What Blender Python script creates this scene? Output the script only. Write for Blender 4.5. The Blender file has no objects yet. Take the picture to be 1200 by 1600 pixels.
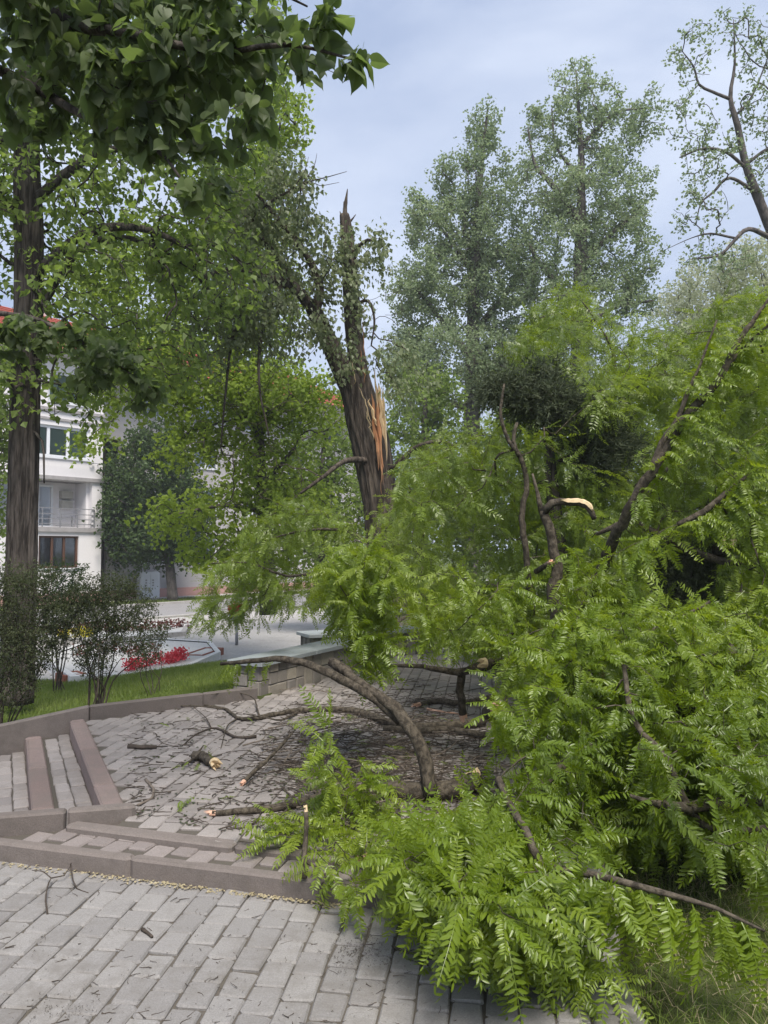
import bpy, math, random, time
import numpy as np
from mathutils import Vector, Matrix

T0 = time.time()
rng = np.random.default_rng(7)
random.seed(7)
S = bpy.context.scene
COL = S.collection
R = math.radians

# ------------------------------------------------------------------ camera
CAM_Z, HORIZON, F = 1.6, 860.0, 1200.0
PITCH = math.atan((HORIZON - 800.0) / F)
cd = bpy.data.cameras.new('camera')
cam = bpy.data.objects.new('camera', cd)
COL.objects.link(cam)
cd.sensor_fit = 'VERTICAL'
cd.sensor_height = 24.0
cd.sensor_width = 18.0
cd.lens = 24.0 * F / 1600.0
cd.clip_start = 0.05
cd.clip_end = 3000
cam.location = (0, 0, CAM_Z)
cam.rotation_euler = (R(90) + PITCH, 0, 0)
S.camera = cam

# ------------------------------------------------------------------ sky, sun, exposure
SUN_EL, SUN_AZ = R(58), R(165)      # azimuth from +Y, clockwise
w = bpy.data.worlds.new('World')
S.world = w
w.use_nodes = True
nt = w.node_tree
for n in list(nt.nodes):
    nt.nodes.remove(n)
wo = nt.nodes.new('ShaderNodeOutputWorld')
bg = nt.nodes.new('ShaderNodeBackground')
sky = nt.nodes.new('ShaderNodeTexSky')
sky.sky_type = 'NISHITA'
sky.sun_disc = False
sky.sun_elevation = SUN_EL
sky.sun_rotation = SUN_AZ
tc = nt.nodes.new('ShaderNodeTexCoord')
mp = nt.nodes.new('ShaderNodeMapping')
mp.inputs['Scale'].default_value = (1.0, 1.0, 2.2)
n1 = nt.nodes.new('ShaderNodeTexNoise')
n1.inputs['Scale'].default_value = 2.6
n1.inputs['Detail'].default_value = 6
n1.inputs['Roughness'].default_value = 0.5
n1.inputs['Distortion'].default_value = 0.4
cr = nt.nodes.new('ShaderNodeValToRGB')
cr.color_ramp.elements[0].position = 0.38
cr.color_ramp.elements[0].color = (3.1, 3.75, 5.2, 1)
cr.color_ramp.elements[1].position = 0.66
cr.color_ramp.elements[1].color = (5.3, 5.85, 7.0, 1)
mx = nt.nodes.new('ShaderNodeMix')
mx.data_type = 'RGBA'
mx.inputs[0].default_value = 0.90
nt.links.new(tc.outputs['Generated'], mp.inputs['Vector'])
nt.links.new(mp.outputs[0], n1.inputs['Vector'])
nt.links.new(n1.outputs['Fac'], cr.inputs['Fac'])
nt.links.new(sky.outputs[0], mx.inputs[6])
nt.links.new(cr.outputs['Color'], mx.inputs[7])
nt.links.new(mx.outputs[2], bg.inputs['Color'])
bg.inputs['Strength'].default_value = 0.0435
nt.links.new(bg.outputs[0], wo.inputs['Surface'])

sl = bpy.data.lights.new('sun', 'SUN')
sl.energy = 1.5
sl.angle = R(26)
sl.color = (1.0, 0.945, 0.85)
sun = bpy.data.objects.new('sun', sl)
COL.objects.link(sun)
sd = Vector((math.sin(SUN_AZ) * math.cos(SUN_EL), math.cos(SUN_AZ) * math.cos(SUN_EL), math.sin(SUN_EL)))
sun.rotation_euler = sd.to_track_quat('Z', 'Y').to_euler()
sun.location = (0, 0, 30)

S.view_settings.view_transform = 'Standard'
S.view_settings.look = 'None'
S.view_settings.exposure = 1.86
S.view_settings.gamma = 1.0
S.view_settings.use_curve_mapping = False
S.cycles.max_bounces = 7
S.cycles.diffuse_bounces = 3
S.cycles.glossy_bounces = 2
S.cycles.transmission_bounces = 4
S.cycles.transparent_max_bounces = 4
S.cycles.use_adaptive_sampling = True
S.cycles.use_denoising = True


# ------------------------------------------------------------------ helpers
def at(px, py, Y):
    """the point at depth Y that the photograph shows at (px, py)"""
    u, v = (px - 600.0) / F, (800.0 - py) / F
    c, s = math.cos(PITCH), math.sin(PITCH)
    k = Y / (c - v * s)
    return np.array([u * k, Y, CAM_Z + (s + v * c) * k])


def gp(px, py, z=0.0):
    u, v = (px - 600.0) / F, (800.0 - py) / F
    c, s = math.cos(PITCH), math.sin(PITCH)
    k = (z - CAM_Z) / (s + v * c)
    return np.array([u * k, (c - v * s) * k, z])


def proj(P):
    P = np.asarray(P, float)
    c, s = math.cos(PITCH), math.sin(PITCH)
    dz = P[..., 2] - CAM_Z
    zc = P[..., 1] * c + dz * s
    yc = -P[..., 1] * s + dz * c
    zc = np.maximum(zc, 1e-3)
    return 600 + F * P[..., 0] / zc, 800 - F * yc / zc


def nrm(a):
    return a / np.maximum(np.linalg.norm(a, axis=-1, keepdims=True), 1e-9)


def inpoly(x, y, poly):
    x = np.asarray(x, float)
    y = np.asarray(y, float)
    c = np.zeros(x.shape, bool)
    n = len(poly)
    for i in range(n):
        x1, y1 = poly[i]
        x2, y2 = poly[(i + 1) % n]
        if y1 == y2:
            continue
        k = ((y1 > y) != (y2 > y)) & (x < (x2 - x1) * (y - y1) / (y2 - y1) + x1)
        c ^= k
    return c


class MB:
    def __init__(self):
        self.v, self.f, self.a, self.n = [], [], [], 0

    def add(self, verts, faces, val=0.5):
        verts = np.asarray(verts, float).reshape(-1, 3)
        self.v.append(verts)
        for f in faces:
            f = np.asarray(f, np.int64)
            if f.ndim == 1:
                f = f[None]
            if len(f):
                self.f.append(f + self.n)
        self.a.append(np.broadcast_to(np.asarray(val, float), (len(verts),)))
        self.n += len(verts)

    def mesh(self, name, mat, smooth=False):
        me = bpy.data.meshes.new(name)
        if self.n:
            V = np.concatenate(self.v)
            me.vertices.add(len(V))
            me.vertices.foreach_set('co', V.astype(np.float32).ravel())
            tot = sum(f.size for f in self.f)
            npoly = sum(len(f) for f in self.f)
            me.loops.add(tot)
            me.polygons.add(npoly)
            me.loops.foreach_set('vertex_index', np.concatenate([f.ravel() for f in self.f]).astype(np.int32))
            st = np.concatenate([np.full(len(f), f.shape[1]) for f in self.f])
            start = np.concatenate([[0], np.cumsum(st)[:-1]])
            me.polygons.foreach_set('loop_start', start.astype(np.int32))
            at_ = me.attributes.new('v', 'FLOAT', 'POINT')
            at_.data.foreach_set('value', np.concatenate(self.a).astype(np.float32))
            me.update(calc_edges=True)
            me.polygons.foreach_set('use_smooth', np.full(npoly, bool(smooth)))
        if mat:
            me.materials.append(mat)
        return me

    def build(self, name, mat, parent=None, smooth=False, kind=None):
        return ob(name, self.mesh(name, mat, smooth), parent, kind)


def ob(name, me, parent=None, kind=None):
    o = bpy.data.objects.new(name, me)
    COL.objects.link(o)
    if parent is not None:
        o.parent = parent
        o.matrix_parent_inverse = Matrix.Translation(parent.location).inverted() if parent.rotation_euler.z == 0 else parent.matrix_basis.inverted()
    if kind:
        o['kind'] = kind
    return o


def thing(name, label, cat, loc=(0, 0, 0), group=None, kind=None):
    o = bpy.data.objects.new(name, None)
    COL.objects.link(o)
    o.location = Vector([float(c) for c in loc])
    o.empty_display_size = 0.1
    tag(o, label, cat, group, kind)
    return o


def tag(o, label=None, cat=None, group=None, kind=None):
    if label:
        o['label'] = label
    if cat:
        o['category'] = cat
    if group:
        o['group'] = group
    if kind:
        o['kind'] = kind
    return o


def catmull(P, r, step):
    P = np.asarray(P, float)
    r = np.asarray(r, float)
    if len(P) < 3:
        n = max(2, int(np.linalg.norm(P[1] - P[0]) / step) + 1)
        t = np.linspace(0, 1, n)[:, None]
        return P[0] + (P[-1] - P[0]) * t, r[0] + (r[-1] - r[0]) * t[:, 0]
    Q = np.vstack([2 * P[0] - P[1], P, 2 * P[-1] - P[-2]])
    out, ro = [], []
    for i in range(len(P) - 1):
        a, b, c, d = Q[i:i + 4]
        n = max(1, int(round(np.linalg.norm(c - b) / step)))
        t = (np.arange(n) / n)[:, None]
        out.append(0.5 * (2 * b + (c - a) * t + (2 * a - 5 * b + 4 * c - d) * t ** 2 + (3 * b - 3 * c + d - a) * t ** 3))
        ro.append(r[i] + (r[i + 1] - r[i]) * t[:, 0])
    out.append(P[-1:])
    ro.append(r[-1:])
    return np.vstack(out), np.concatenate(ro)


def frames(P):
    T = nrm(np.gradient(P, axis=0))
    ref = np.array([0.0, 0, 1]) if abs(T[0, 2]) < 0.9 else np.array([1.0, 0, 0])
    U = np.zeros_like(P)
    u = ref - T[0] * ref.dot(T[0])
    u /= np.linalg.norm(u)
    for i in range(len(P)):
        u = u - T[i] * u.dot(T[i])
        u = u / max(np.linalg.norm(u), 1e-9)
        U[i] = u
    return T, U, np.cross(T, U)


def tube(mb, P, r, n=6, val=0.5, rough=0.0, ridges=0, ridge=0.0, cap=True):
    P = np.asarray(P, float)
    r = np.broadcast_to(np.asarray(r, float), (len(P),))
    T, U, W = frames(P)
    th = np.arange(n) / n * 2 * math.pi
    rad = np.repeat(r[:, None], n, 1)
    if rough:
        g = rng.normal(0, 1, (len(P), n))
        g = g + np.roll(g, 1, 0) * 0.7 + np.roll(g, 1, 1) * 0.5
        rad = rad * (1 + rough * g * 0.6)
    if ridges:
        s = np.arange(len(P))[:, None] / max(len(P), 1)
        ph = np.cumsum(rng.normal(0, 0.35, len(P)))[:, None]
        a = np.sin(th[None] * ridges + 1.3 * np.sin(s * 21 + th[None] * 3) + ph * 0.6)
        b = np.sin(th[None] * (ridges // 2 + 1) - 1.7 * np.sin(s * 13 + th[None] * 2))
        rad = rad * (1 + ridge * (-np.abs(a) + 0.5 * b))
    V = P[:, None] + rad[..., None] * (np.cos(th)[None, :, None] * U[:, None] + np.sin(th)[None, :, None] * W[:, None])
    m = len(P)
    i = np.arange(m - 1)[:, None] * n
    j = np.arange(n)[None]
    k = (np.arange(n) + 1) % n
    q = np.stack([i + j, i + k[None], i + n + k[None], i + n + j], -1).reshape(-1, 4)
    fs = [q]
    if cap:
        fs += [np.arange(n)[::-1][None], (np.arange(n) + (m - 1) * n)[None]]
    mb.add(V.reshape(-1, 3), fs, val)


def box(mb, lo, hi, val=0.5, bev=0.0):
    x0, y0, z0 = lo
    x1, y1, z1 = hi
    V = [(x0, y0, z0), (x1, y0, z0), (x1, y1, z0), (x0, y1, z0), (x0, y0, z1), (x1, y0, z1), (x1, y1, z1), (x0, y1, z1)]
    mb.add(V, [[(0, 3, 2, 1), (4, 5, 6, 7), (0, 1, 5, 4), (1, 2, 6, 5), (2, 3, 7, 6), (3, 0, 4, 7)]], val)


def bevbox(L, Wd, H, b, jit=0.0, sub=None):
    """block centred in x and y with its base at 0; chamfered top and corners"""
    def ring(l, w_, z, c):
        return [(-l + c, -w_, z), (l - c, -w_, z), (l, -w_ + c, z), (l, w_ - c, z), (l - c, w_, z), (-l + c, w_, z), (-l, w_ - c, z), (-l, -w_ + c, z)]
    l, w_ = L / 2, Wd / 2
    r0 = np.array(ring(l, w_, 0, b * 1.5))
    r1 = np.array(ring(l, w_, H - b, b * 1.5))
    r2 = np.array(ring(l - b, w_ - b, H, b * 1.3))
    if jit:
        g = rng.normal(0, jit, (8, 3))
        g[:, 2] = 0
        r0 = r0 + g
        r1 = r1 + g
        r2 = r2 + g
        r2[:, 2] += rng.normal(0, jit * .5, 8)
    V = np.vstack([r0, r1, r2])
    F4 = []
    for k in range(2):
        for i in range(8):
            j = (i + 1) % 8
            F4.append((k * 8 + i, k * 8 + j, k * 8 + 8 + j, k * 8 + 8 + i))
    return V, [F4, [tuple(range(16, 24))]]


def slab_poly(name, poly, ztop, zbot, mat, parent=None, kind='structure'):
    n = len(poly)
    V = [(x, y, ztop) for x, y in poly] + [(x, y, zbot) for x, y in poly]
    mb = MB()
    mb.add(V, [[(i, i + n, (i + 1) % n + n, (i + 1) % n) for i in range(n)], [tuple(range(n))]])
    return mb.build(name, mat, parent, kind=kind)


# ------------------------------------------------------------------ materials
class NT:
    def __init__(self, name):
        self.m = bpy.data.materials.new(name)
        self.m.use_nodes = True
        self.t = self.m.node_tree
        for n in list(self.t.nodes):
            self.t.nodes.remove(n)
        self.out = self.n('ShaderNodeOutputMaterial')

    def n(self, kind, **kw):
        nd = self.t.nodes.new(kind)
        for k, v in kw.items():
            if k in nd.inputs.keys():
                nd.inputs[k].default_value = v
            else:
                setattr(nd, k, v)
        return nd

    def l(self, a, b):
        self.t.links.new(a, b)

    def coord(self, kind='Object', scale=(1, 1, 1)):
        c = self.n('ShaderNodeTexCoord')
        m = self.n('ShaderNodeMapping')
        m.inputs['Scale'].default_value = scale
        self.l(c.outputs[kind], m.inputs['Vector'])
        return m.outputs[0]

    def world(self, scale=(1, 1, 1)):
        c = self.n('ShaderNodeNewGeometry')
        m = self.n('ShaderNodeMapping')
        m.inputs['Scale'].default_value = scale
        self.l(c.outputs['Position'], m.inputs['Vector'])
        return m.outputs[0]

    def noise(self, vec, scale, detail=4, rough=0.55, dist=0.0):
        a = self.n('ShaderNodeTexNoise')
        a.inputs['Scale'].default_value = scale
        a.inputs['Detail'].default_value = detail
        a.inputs['Roughness'].default_value = rough
        a.inputs['Distortion'].default_value = dist
        self.l(vec, a.inputs['Vector'])
        return a.outputs['Fac']

    def ramp(self, fac, stops):
        a = self.n('ShaderNodeValToRGB')
        e = a.color_ramp.elements
        while len(e) < len(stops):
            e.new(0.5)
        for x, (p, c) in zip(e, stops):
            x.position = p
            x.color = (*c, 1) if len(c) == 3 else c
        self.l(fac, a.inputs['Fac'])
        return a.outputs['Color']

    def math(self, op, a, b=None, clamp=False):
        m = self.n('ShaderNodeMath', operation=op)
        m.use_clamp = clamp
        for i, x in enumerate((a, b)):
            if x is None:
                continue
            if isinstance(x, (int, float)):
                m.inputs[i].default_value = x
            else:
                self.l(x, m.inputs[i])
        return m.outputs[0]

    def mix(self, fac, a, b, mode='MIX'):
        m = self.n('ShaderNodeMix', data_type='RGBA')
        m.blend_type = mode
        for i, x in ((0, fac), (6, a), (7, b)):
            if isinstance(x, (int, float)):
                m.inputs[i].default_value = x
            elif isinstance(x, tuple):
                m.inputs[i].default_value = (*x, 1) if len(x) == 3 else x
            else:
                self.l(x, m.inputs[i])
        return m.outputs[2]

    def bump(self, h, strength=0.5, dist=0.01):
        b = self.n('ShaderNodeBump')
        b.inputs['Strength'].default_value = strength
        b.inputs['Distance'].default_value = dist
        self.l(h, b.inputs['Height'])
        return b.outputs[0]

    def prin(self, col, rough=0.8, normal=None, spec=0.3, **kw):
        p = self.n('ShaderNodeBsdfPrincipled')
        if isinstance(col, tuple):
            p.inputs['Base Color'].default_value = (*col, 1)
        else:
            self.l(col, p.inputs['Base Color'])
        if isinstance(rough, (int, float)):
            p.inputs['Roughness'].default_value = rough
        else:
            self.l(rough, p.inputs['Roughness'])
        p.inputs['Specular IOR Level'].default_value = spec
        for k, v in kw.items():
            p.inputs[k].default_value = v
        if normal is not None:
            self.l(normal, p.inputs['Normal'])
        return p.outputs[0]

    def done(self, shader):
        self.l(shader, self.out.inputs['Surface'])
        return self.m

    def rnd(self, k=1.0):
        """per piece value: attribute v plus the object's own random number"""
        a = self.n('ShaderNodeAttribute')
        a.attribute_name = 'v'
        o = self.n('ShaderNodeObjectInfo')
        return self.math('ADD', a.outputs['Fac'], self.math('MULTIPLY', self.math('SUBTRACT', o.outputs['Random'], 0.5), k))


def leaf_mat(name, dark, mid, light, trans=0.35, rough=0.45, spec=0.35, tcol=None, k=0.8):
    t = NT(name)
    v = t.rnd(k)
    col = t.ramp(v, [(0.0, dark), (0.5, mid), (1.0, light)])
    nz = t.noise(t.world(), 1.7, 2)
    col = t.mix(0.35, col, t.mix(nz, dark, light))
    sh = t.prin(col, rough, None, spec)
    tr = t.n('ShaderNodeBsdfTranslucent')
    tcx = t.mix(0.55, col, tcol or tuple(min(1, c * 1.5) for c in light))
    t.l(tcx, tr.inputs['Color'])
    m = t.n('ShaderNodeMixShader')
    m.inputs[0].default_value = trans
    t.l(sh, m.inputs[1])
    t.l(tr.outputs[0], m.inputs[2])
    return t.done(m.outputs[0])


def bark_mat(name, dark, light, zs=0.16, sc=16, strength=0.9, dist=0.02):
    t = NT(name)
    v = t.coord('Object', (1, 1, zs))
    a = t.noise(v, sc, 8, 0.62, 0.3)
    b = t.noise(t.coord('Object', (1, 1, 1)), 2.1, 3)
    c = t.noise(t.coord('Object', (1, 1, 1)), 60, 3)
    h = t.math('ADD', a, t.math('MULTIPLY', c, 0.25))
    col = t.ramp(a, [(0.40, dark), (0.62, light)])
    col = t.mix(t.math('MULTIPLY', b, 0.5), col, tuple(0.5 * (x + y) for x, y in zip(dark, light)))
    return t.done(t.prin(col, 0.92, t.bump(h, strength, dist), 0.15))


def stone_mat(name, cols, sc=9, bumpd=0.004, k=1.0, rough=0.88, fine=160, dirt=(0.16, 0.14, 0.125), dirtamt=0.35):
    t = NT(name)
    v = t.rnd(k)
    col = t.ramp(v, cols)
    wv = t.world()
    big = t.noise(wv, 1.3, 5, 0.6)
    med = t.noise(wv, sc, 6, 0.65)
    fin = t.noise(wv, fine, 3, 0.7)
    spk = t.ramp(fin, [(0.3, (0.78, 0.78, 0.78)), (0.7, (1.15, 1.15, 1.15))])
    col = t.mix(1.0, col, spk, 'MULTIPLY')
    dm = t.ramp(t.math('ADD', t.math('MULTIPLY', big, 0.55), t.math('MULTIPLY', med, 0.5)), [(0.5, (0, 0, 0)), (0.66, (1, 1, 1))])
    col = t.mix(t.math('MULTIPLY', dm, dirtamt), col, dirt)
    h = t.math('ADD', t.math('MULTIPLY', med, 1.0), t.math('MULTIPLY', fin, 0.35))
    return t.done(t.prin(col, rough, t.bump(h, 0.6, bumpd), 0.25))


def plain_mat(name, col, rough=0.8, spec=0.3, var=0.12, sc=5, bumpd=0.0, metallic=0.0):
    t = NT(name)
    nz = t.noise(t.world(), sc, 5, 0.6)
    lo = tuple(c * (1 - var) for c in col)
    hi = tuple(min(1, c * (1 + var)) for c in col)
    c2 = t.ramp(nz, [(0.3, lo), (0.7, hi)])
    nm = t.bump(nz, 0.4, bumpd) if bumpd else None
    return t.done(t.prin(c2, rough, nm, spec, Metallic=metallic))


M = {}
M['paver'] = stone_mat('paver_concrete', [(0.0, (0.215, 0.203, 0.197)), (0.5, (0.25, 0.237, 0.23)), (1.0, (0.285, 0.27, 0.26))], k=.8, sc=14, dirtamt=.6, bumpd=.006, dirt=(.155, .14, .125))
M['paver_pink'] = stone_mat('paver_platform', [(0.0, (0.24, 0.215, 0.205)), (0.5, (0.295, 0.265, 0.25)), (1.0, (0.34, 0.305, 0.29))], dirtamt=0.45)
M['paver_tread'] = stone_mat('paver_tread', [(0.0, (0.20, 0.172, 0.163)), (0.5, (0.235, 0.203, 0.192)), (1.0, (0.27, 0.235, 0.222))], k=.8, sc=14, dirtamt=.5, bumpd=.006)
M['kerb'] = stone_mat('kerb_concrete', [(0.0, (0.14, 0.118, 0.108)), (0.5, (0.165, 0.14, 0.128)), (1.0, (0.19, 0.162, 0.148))], sc=11, dirtamt=.55, bumpd=.008, dirt=(.10, .088, .078))
M['step_kerb'] = stone_mat('step_kerb_concrete', [(0.0, (0.20, 0.15, 0.135)), (0.5, (0.23, 0.175, 0.16)), (1.0, (0.255, 0.195, 0.18))], sc=11, dirtamt=.5, bumpd=.008)
M['sand'] = stone_mat('joint_sand', [(0.0, (0.095, 0.083, 0.07)), (1.0, (0.115, 0.10, 0.085))], sc=14, fine=300, bumpd=0.006, dirt=(0.10, 0.09, 0.07), dirtamt=0.6)
M['stone'] = stone_mat('wall_stone', [(0.0, (0.15, 0.135, 0.12)), (0.35, (0.22, 0.20, 0.185)), (0.7, (0.28, 0.25, 0.215)), (1.0, (0.36, 0.32, 0.26))], sc=12, bumpd=0.012, dirtamt=0.4)
M['mortar'] = stone_mat('mortar', [(0.0, (0.13, 0.12, 0.11)), (1.0, (0.15, 0.14, 0.13))], sc=14)
M['cap'] = stone_mat('slate_cap', [(0.0, (0.27, 0.30, 0.32)), (1.0, (0.33, 0.36, 0.38))], sc=7, rough=0.55, bumpd=0.002, dirtamt=0.3)
M['concrete'] = stone_mat('rough_concrete', [(0.0, (0.20, 0.19, 0.175)), (1.0, (0.26, 0.245, 0.23))], sc=8, bumpd=0.01)
M['bark'] = bark_mat('linden_bark', (0.016, 0.013, 0.011), (0.14, 0.118, 0.105), sc=22, zs=.12, strength=1.0, dist=.03)
M['bark_b'] = bark_mat('broken_tree_bark', (0.016, 0.012, 0.01), (0.135, 0.11, 0.09), sc=18, zs=.13, strength=1.0, dist=.03)
M['limb'] = bark_mat('locust_bark', (0.028, 0.023, 0.018), (0.13, 0.108, 0.082), zs=0.8, sc=34, strength=1.0, dist=0.012)
M['limb_far'] = bark_mat('grey_bark', (0.05, 0.045, 0.042), (0.15, 0.13, 0.12), zs=0.5, sc=9, dist=0.01)
M['twig'] = plain_mat('twig_bark', (0.07, 0.056, 0.046), 0.9, 0.15, 0.4, 30)
M['twig_pale'] = plain_mat('twig_pale_bark', (0.17, 0.14, 0.115), 0.9, 0.15, 0.35, 30)


def wood_mat(name, a, b, c):
    t = NT(name)
    v = t.coord('Object', (40, 40, 3))
    nz = t.noise(v, 1.0, 5, 0.6)
    n2 = t.noise(t.coord('Object'), 5, 3)
    col = t.mix(n2, t.ramp(nz, [(0.3, a), (0.55, b), (0.75, c)]), b)
    return t.done(t.prin(col, 0.75, t.bump(nz, 0.8, 0.006), 0.25))


M['wood'] = wood_mat('fresh_torn_wood', (0.30, 0.12, 0.055), (0.50, 0.26, 0.14), (0.62, 0.42, 0.26))
M['wood_pale'] = wood_mat('pale_torn_wood', (0.5, 0.36, 0.2), (0.68, 0.52, 0.32), (0.78, 0.66, 0.46))
M['wood_pink'] = wood_mat('pink_cut_wood', (0.55, 0.27, 0.18), (0.68, 0.42, 0.30), (0.78, 0.60, 0.46))

M['locust'] = leaf_mat('locust_leaf', (0.075, 0.125, 0.008), (0.15, 0.225, 0.012), (0.25, 0.32, 0.035), 0.45, 0.34, 0.65, (0.44, 0.56, 0.012))
M['locust_far'] = leaf_mat('locust_leaf_far', (0.095, 0.145, 0.018), (0.165, 0.235, 0.028), (0.25, 0.315, 0.06), 0.45, 0.38, 0.55, (0.40, 0.52, 0.025))
M['linden_near'] = leaf_mat('linden_leaf_near', (0.06, 0.082, 0.038), (0.095, 0.13, 0.05), (0.145, 0.19, 0.06), 0.46, 0.5, 0.35, (0.26, 0.38, 0.07))
M['linden'] = leaf_mat('linden_leaf', (0.08, 0.118, 0.036), (0.14, 0.195, 0.052), (0.215, 0.28, 0.075), 0.5, 0.5, 0.35, (0.40, 0.56, 0.08))
M['broken'] = leaf_mat('broken_tree_leaf', (0.105, 0.13, 0.07), (0.17, 0.20, 0.105), (0.25, 0.285, 0.15), 0.45, 0.45, 0.4, (0.33, 0.41, 0.14))
M['poplar'] = leaf_mat('poplar_leaf', (0.15, 0.20, 0.11), (0.245, 0.31, 0.17), (0.38, 0.44, 0.28), 0.45, 0.45, 0.45, (0.40, 0.52, 0.2))
M['pale'] = leaf_mat('pale_blossom_leaf', (0.34, 0.39, 0.2), (0.58, 0.61, 0.42), (0.75, 0.75, 0.62), 0.45, 0.6, 0.2, (0.65, 0.7, 0.4))
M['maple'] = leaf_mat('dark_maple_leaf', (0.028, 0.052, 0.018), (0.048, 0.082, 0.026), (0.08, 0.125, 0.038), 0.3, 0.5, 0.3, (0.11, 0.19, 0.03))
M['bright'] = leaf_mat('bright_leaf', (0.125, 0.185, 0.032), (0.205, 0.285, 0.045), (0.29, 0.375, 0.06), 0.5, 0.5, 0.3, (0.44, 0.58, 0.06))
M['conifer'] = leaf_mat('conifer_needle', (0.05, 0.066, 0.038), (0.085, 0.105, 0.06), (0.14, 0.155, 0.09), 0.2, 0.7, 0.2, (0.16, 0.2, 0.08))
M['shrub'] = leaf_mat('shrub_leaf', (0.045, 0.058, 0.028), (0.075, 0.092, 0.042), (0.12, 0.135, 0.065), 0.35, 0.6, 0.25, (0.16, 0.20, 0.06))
M['shrub_green'] = leaf_mat('shrub_green_leaf', (0.06, 0.10, 0.04), (0.10, 0.155, 0.06), (0.15, 0.21, 0.09), 0.35, 0.6, 0.25, (0.18, 0.28, 0.06))
M['grass'] = leaf_mat('grass_blade', (0.065, 0.105, 0.018), (0.125, 0.18, 0.032), (0.22, 0.265, 0.07), 0.4, 0.5, 0.3, (0.28, 0.4, 0.04))
M['straw'] = leaf_mat('dry_straw', (0.28, 0.23, 0.13), (0.42, 0.36, 0.22), (0.55, 0.48, 0.33), 0.25, 0.7, 0.2, (0.5, 0.42, 0.25))
M['red'] = leaf_mat('red_flower', (0.42, 0.02, 0.035), (0.62, 0.035, 0.06), (0.75, 0.12, 0.15), 0.3, 0.6, 0.2, (0.8, 0.08, 0.1))
M['yellow'] = leaf_mat('yellow_flower', (0.5, 0.42, 0.02), (0.65, 0.58, 0.03), (0.75, 0.70, 0.10), 0.3, 0.6, 0.2, (0.75, 0.7, 0.1))
M['maroon'] = leaf_mat('maroon_leaf', (0.10, 0.03, 0.025), (0.17, 0.055, 0.045), (0.24, 0.09, 0.07), 0.2, 0.6, 0.2, (0.25, 0.08, 0.05))


def ground_mat():
    t = NT('soil_and_grass')
    a = t.noise(t.world(), 3.0, 6, 0.65)
    b = t.noise(t.world(), 40, 4, 0.7)
    col = t.ramp(t.math('ADD', t.math('MULTIPLY', a, 0.6), t.math('MULTIPLY', b, 0.4)), [(0.35, (0.05, 0.055, 0.022)), (0.55, (0.075, 0.095, 0.03)), (0.72, (0.13, 0.12, 0.07))])
    return t.done(t.prin(col, 0.95, t.bump(b, 0.8, 0.02), 0.1))


M['ground'] = ground_mat()
M['plaza'] = stone_mat('plaza_paving', [(0.0, (0.38, 0.36, 0.345)), (1.0, (0.42, 0.40, 0.385))], sc=3, fine=20, dirtamt=0.25)
M['asphalt'] = stone_mat('street_asphalt', [(0.0, (0.26, 0.25, 0.255)), (1.0, (0.28, 0.27, 0.27))], sc=2, fine=40, dirtamt=0.2)
M['gravel'] = stone_mat('white_gravel', [(0.0, (0.52, 0.51, 0.50)), (1.0, (0.66, 0.65, 0.64))], sc=20, fine=60, dirtamt=0.2, dirt=(0.3, 0.28, 0.26))
M['terracotta'] = plain_mat('terracotta_edging', (0.24, 0.085, 0.055), 0.8)
M['white_pot'] = plain_mat('white_planter', (0.62, 0.61, 0.60), 0.6)
M['plaster'] = plain_mat('pale_plaster', (0.76, 0.73, 0.74), 0.9, 0.2, 0.06, 0.7)
M['plaster_pink'] = plain_mat('pink_plaster', (0.58, 0.44, 0.42), 0.9, 0.2, 0.08, 0.7)
M['plinth'] = plain_mat('salmon_plinth', (0.46, 0.27, 0.24), 0.9, 0.2, 0.1, 1.2)
M['trim'] = plain_mat('grey_trim', (0.34, 0.32, 0.32), 0.8, 0.2)
M['white'] = plain_mat('white_frame', (0.74, 0.75, 0.78), 0.5, 0.4, 0.03)
M['brown'] = plain_mat('brown_frame', (0.10, 0.05, 0.032), 0.6)
M['door'] = plain_mat('dark_door', (0.045, 0.025, 0.022), 0.6)
M['blind'] = plain_mat('green_blind', (0.30, 0.42, 0.33), 0.6, 0.4, 0.05)
M['curtain'] = plain_mat('grey_curtain', (0.16, 0.155, 0.155), 0.8, 0.3, 0.3, 3)
M['darkroom'] = plain_mat('dark_interior', (0.04, 0.04, 0.042), 0.8, 0.2)
M['rail'] = plain_mat('rail_metal', (0.22, 0.22, 0.235), 0.5, 0.5)
M['ac'] = plain_mat('appliance', (0.42, 0.40, 0.36), 0.6)
M['roof'] = plain_mat('roof_tile', (0.40, 0.115, 0.085), 0.85, 0.2, 0.18, 2.5)
M['soffit'] = plain_mat('soffit', (0.5, 0.47, 0.45), 0.9)
tt = NT('window_glass')
g = tt.n('ShaderNodeBsdfGlossy')
g.inputs['Roughness'].default_value = 0.0435
g.inputs['Color'].default_value = (0.8, 0.85, 0.88, 1)
tr = tt.n('ShaderNodeBsdfTransparent')
ms = tt.n('ShaderNodeMixShader')
fr = tt.n('ShaderNodeFresnel')
fr.inputs['IOR'].default_value = 1.6
tt.l(fr.outputs[0], ms.inputs[0])
tt.l(tr.outputs[0], ms.inputs[1])
tt.l(g.outputs[0], ms.inputs[2])
M['glass'] = tt.done(ms.outputs[0])

# ------------------------------------------------------------------ leaf shapes


def tri_to(V, Fq, Ft):
    return np.array(V, float), [np.array(f) for f in (Fq, Ft) if len(f)]


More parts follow.
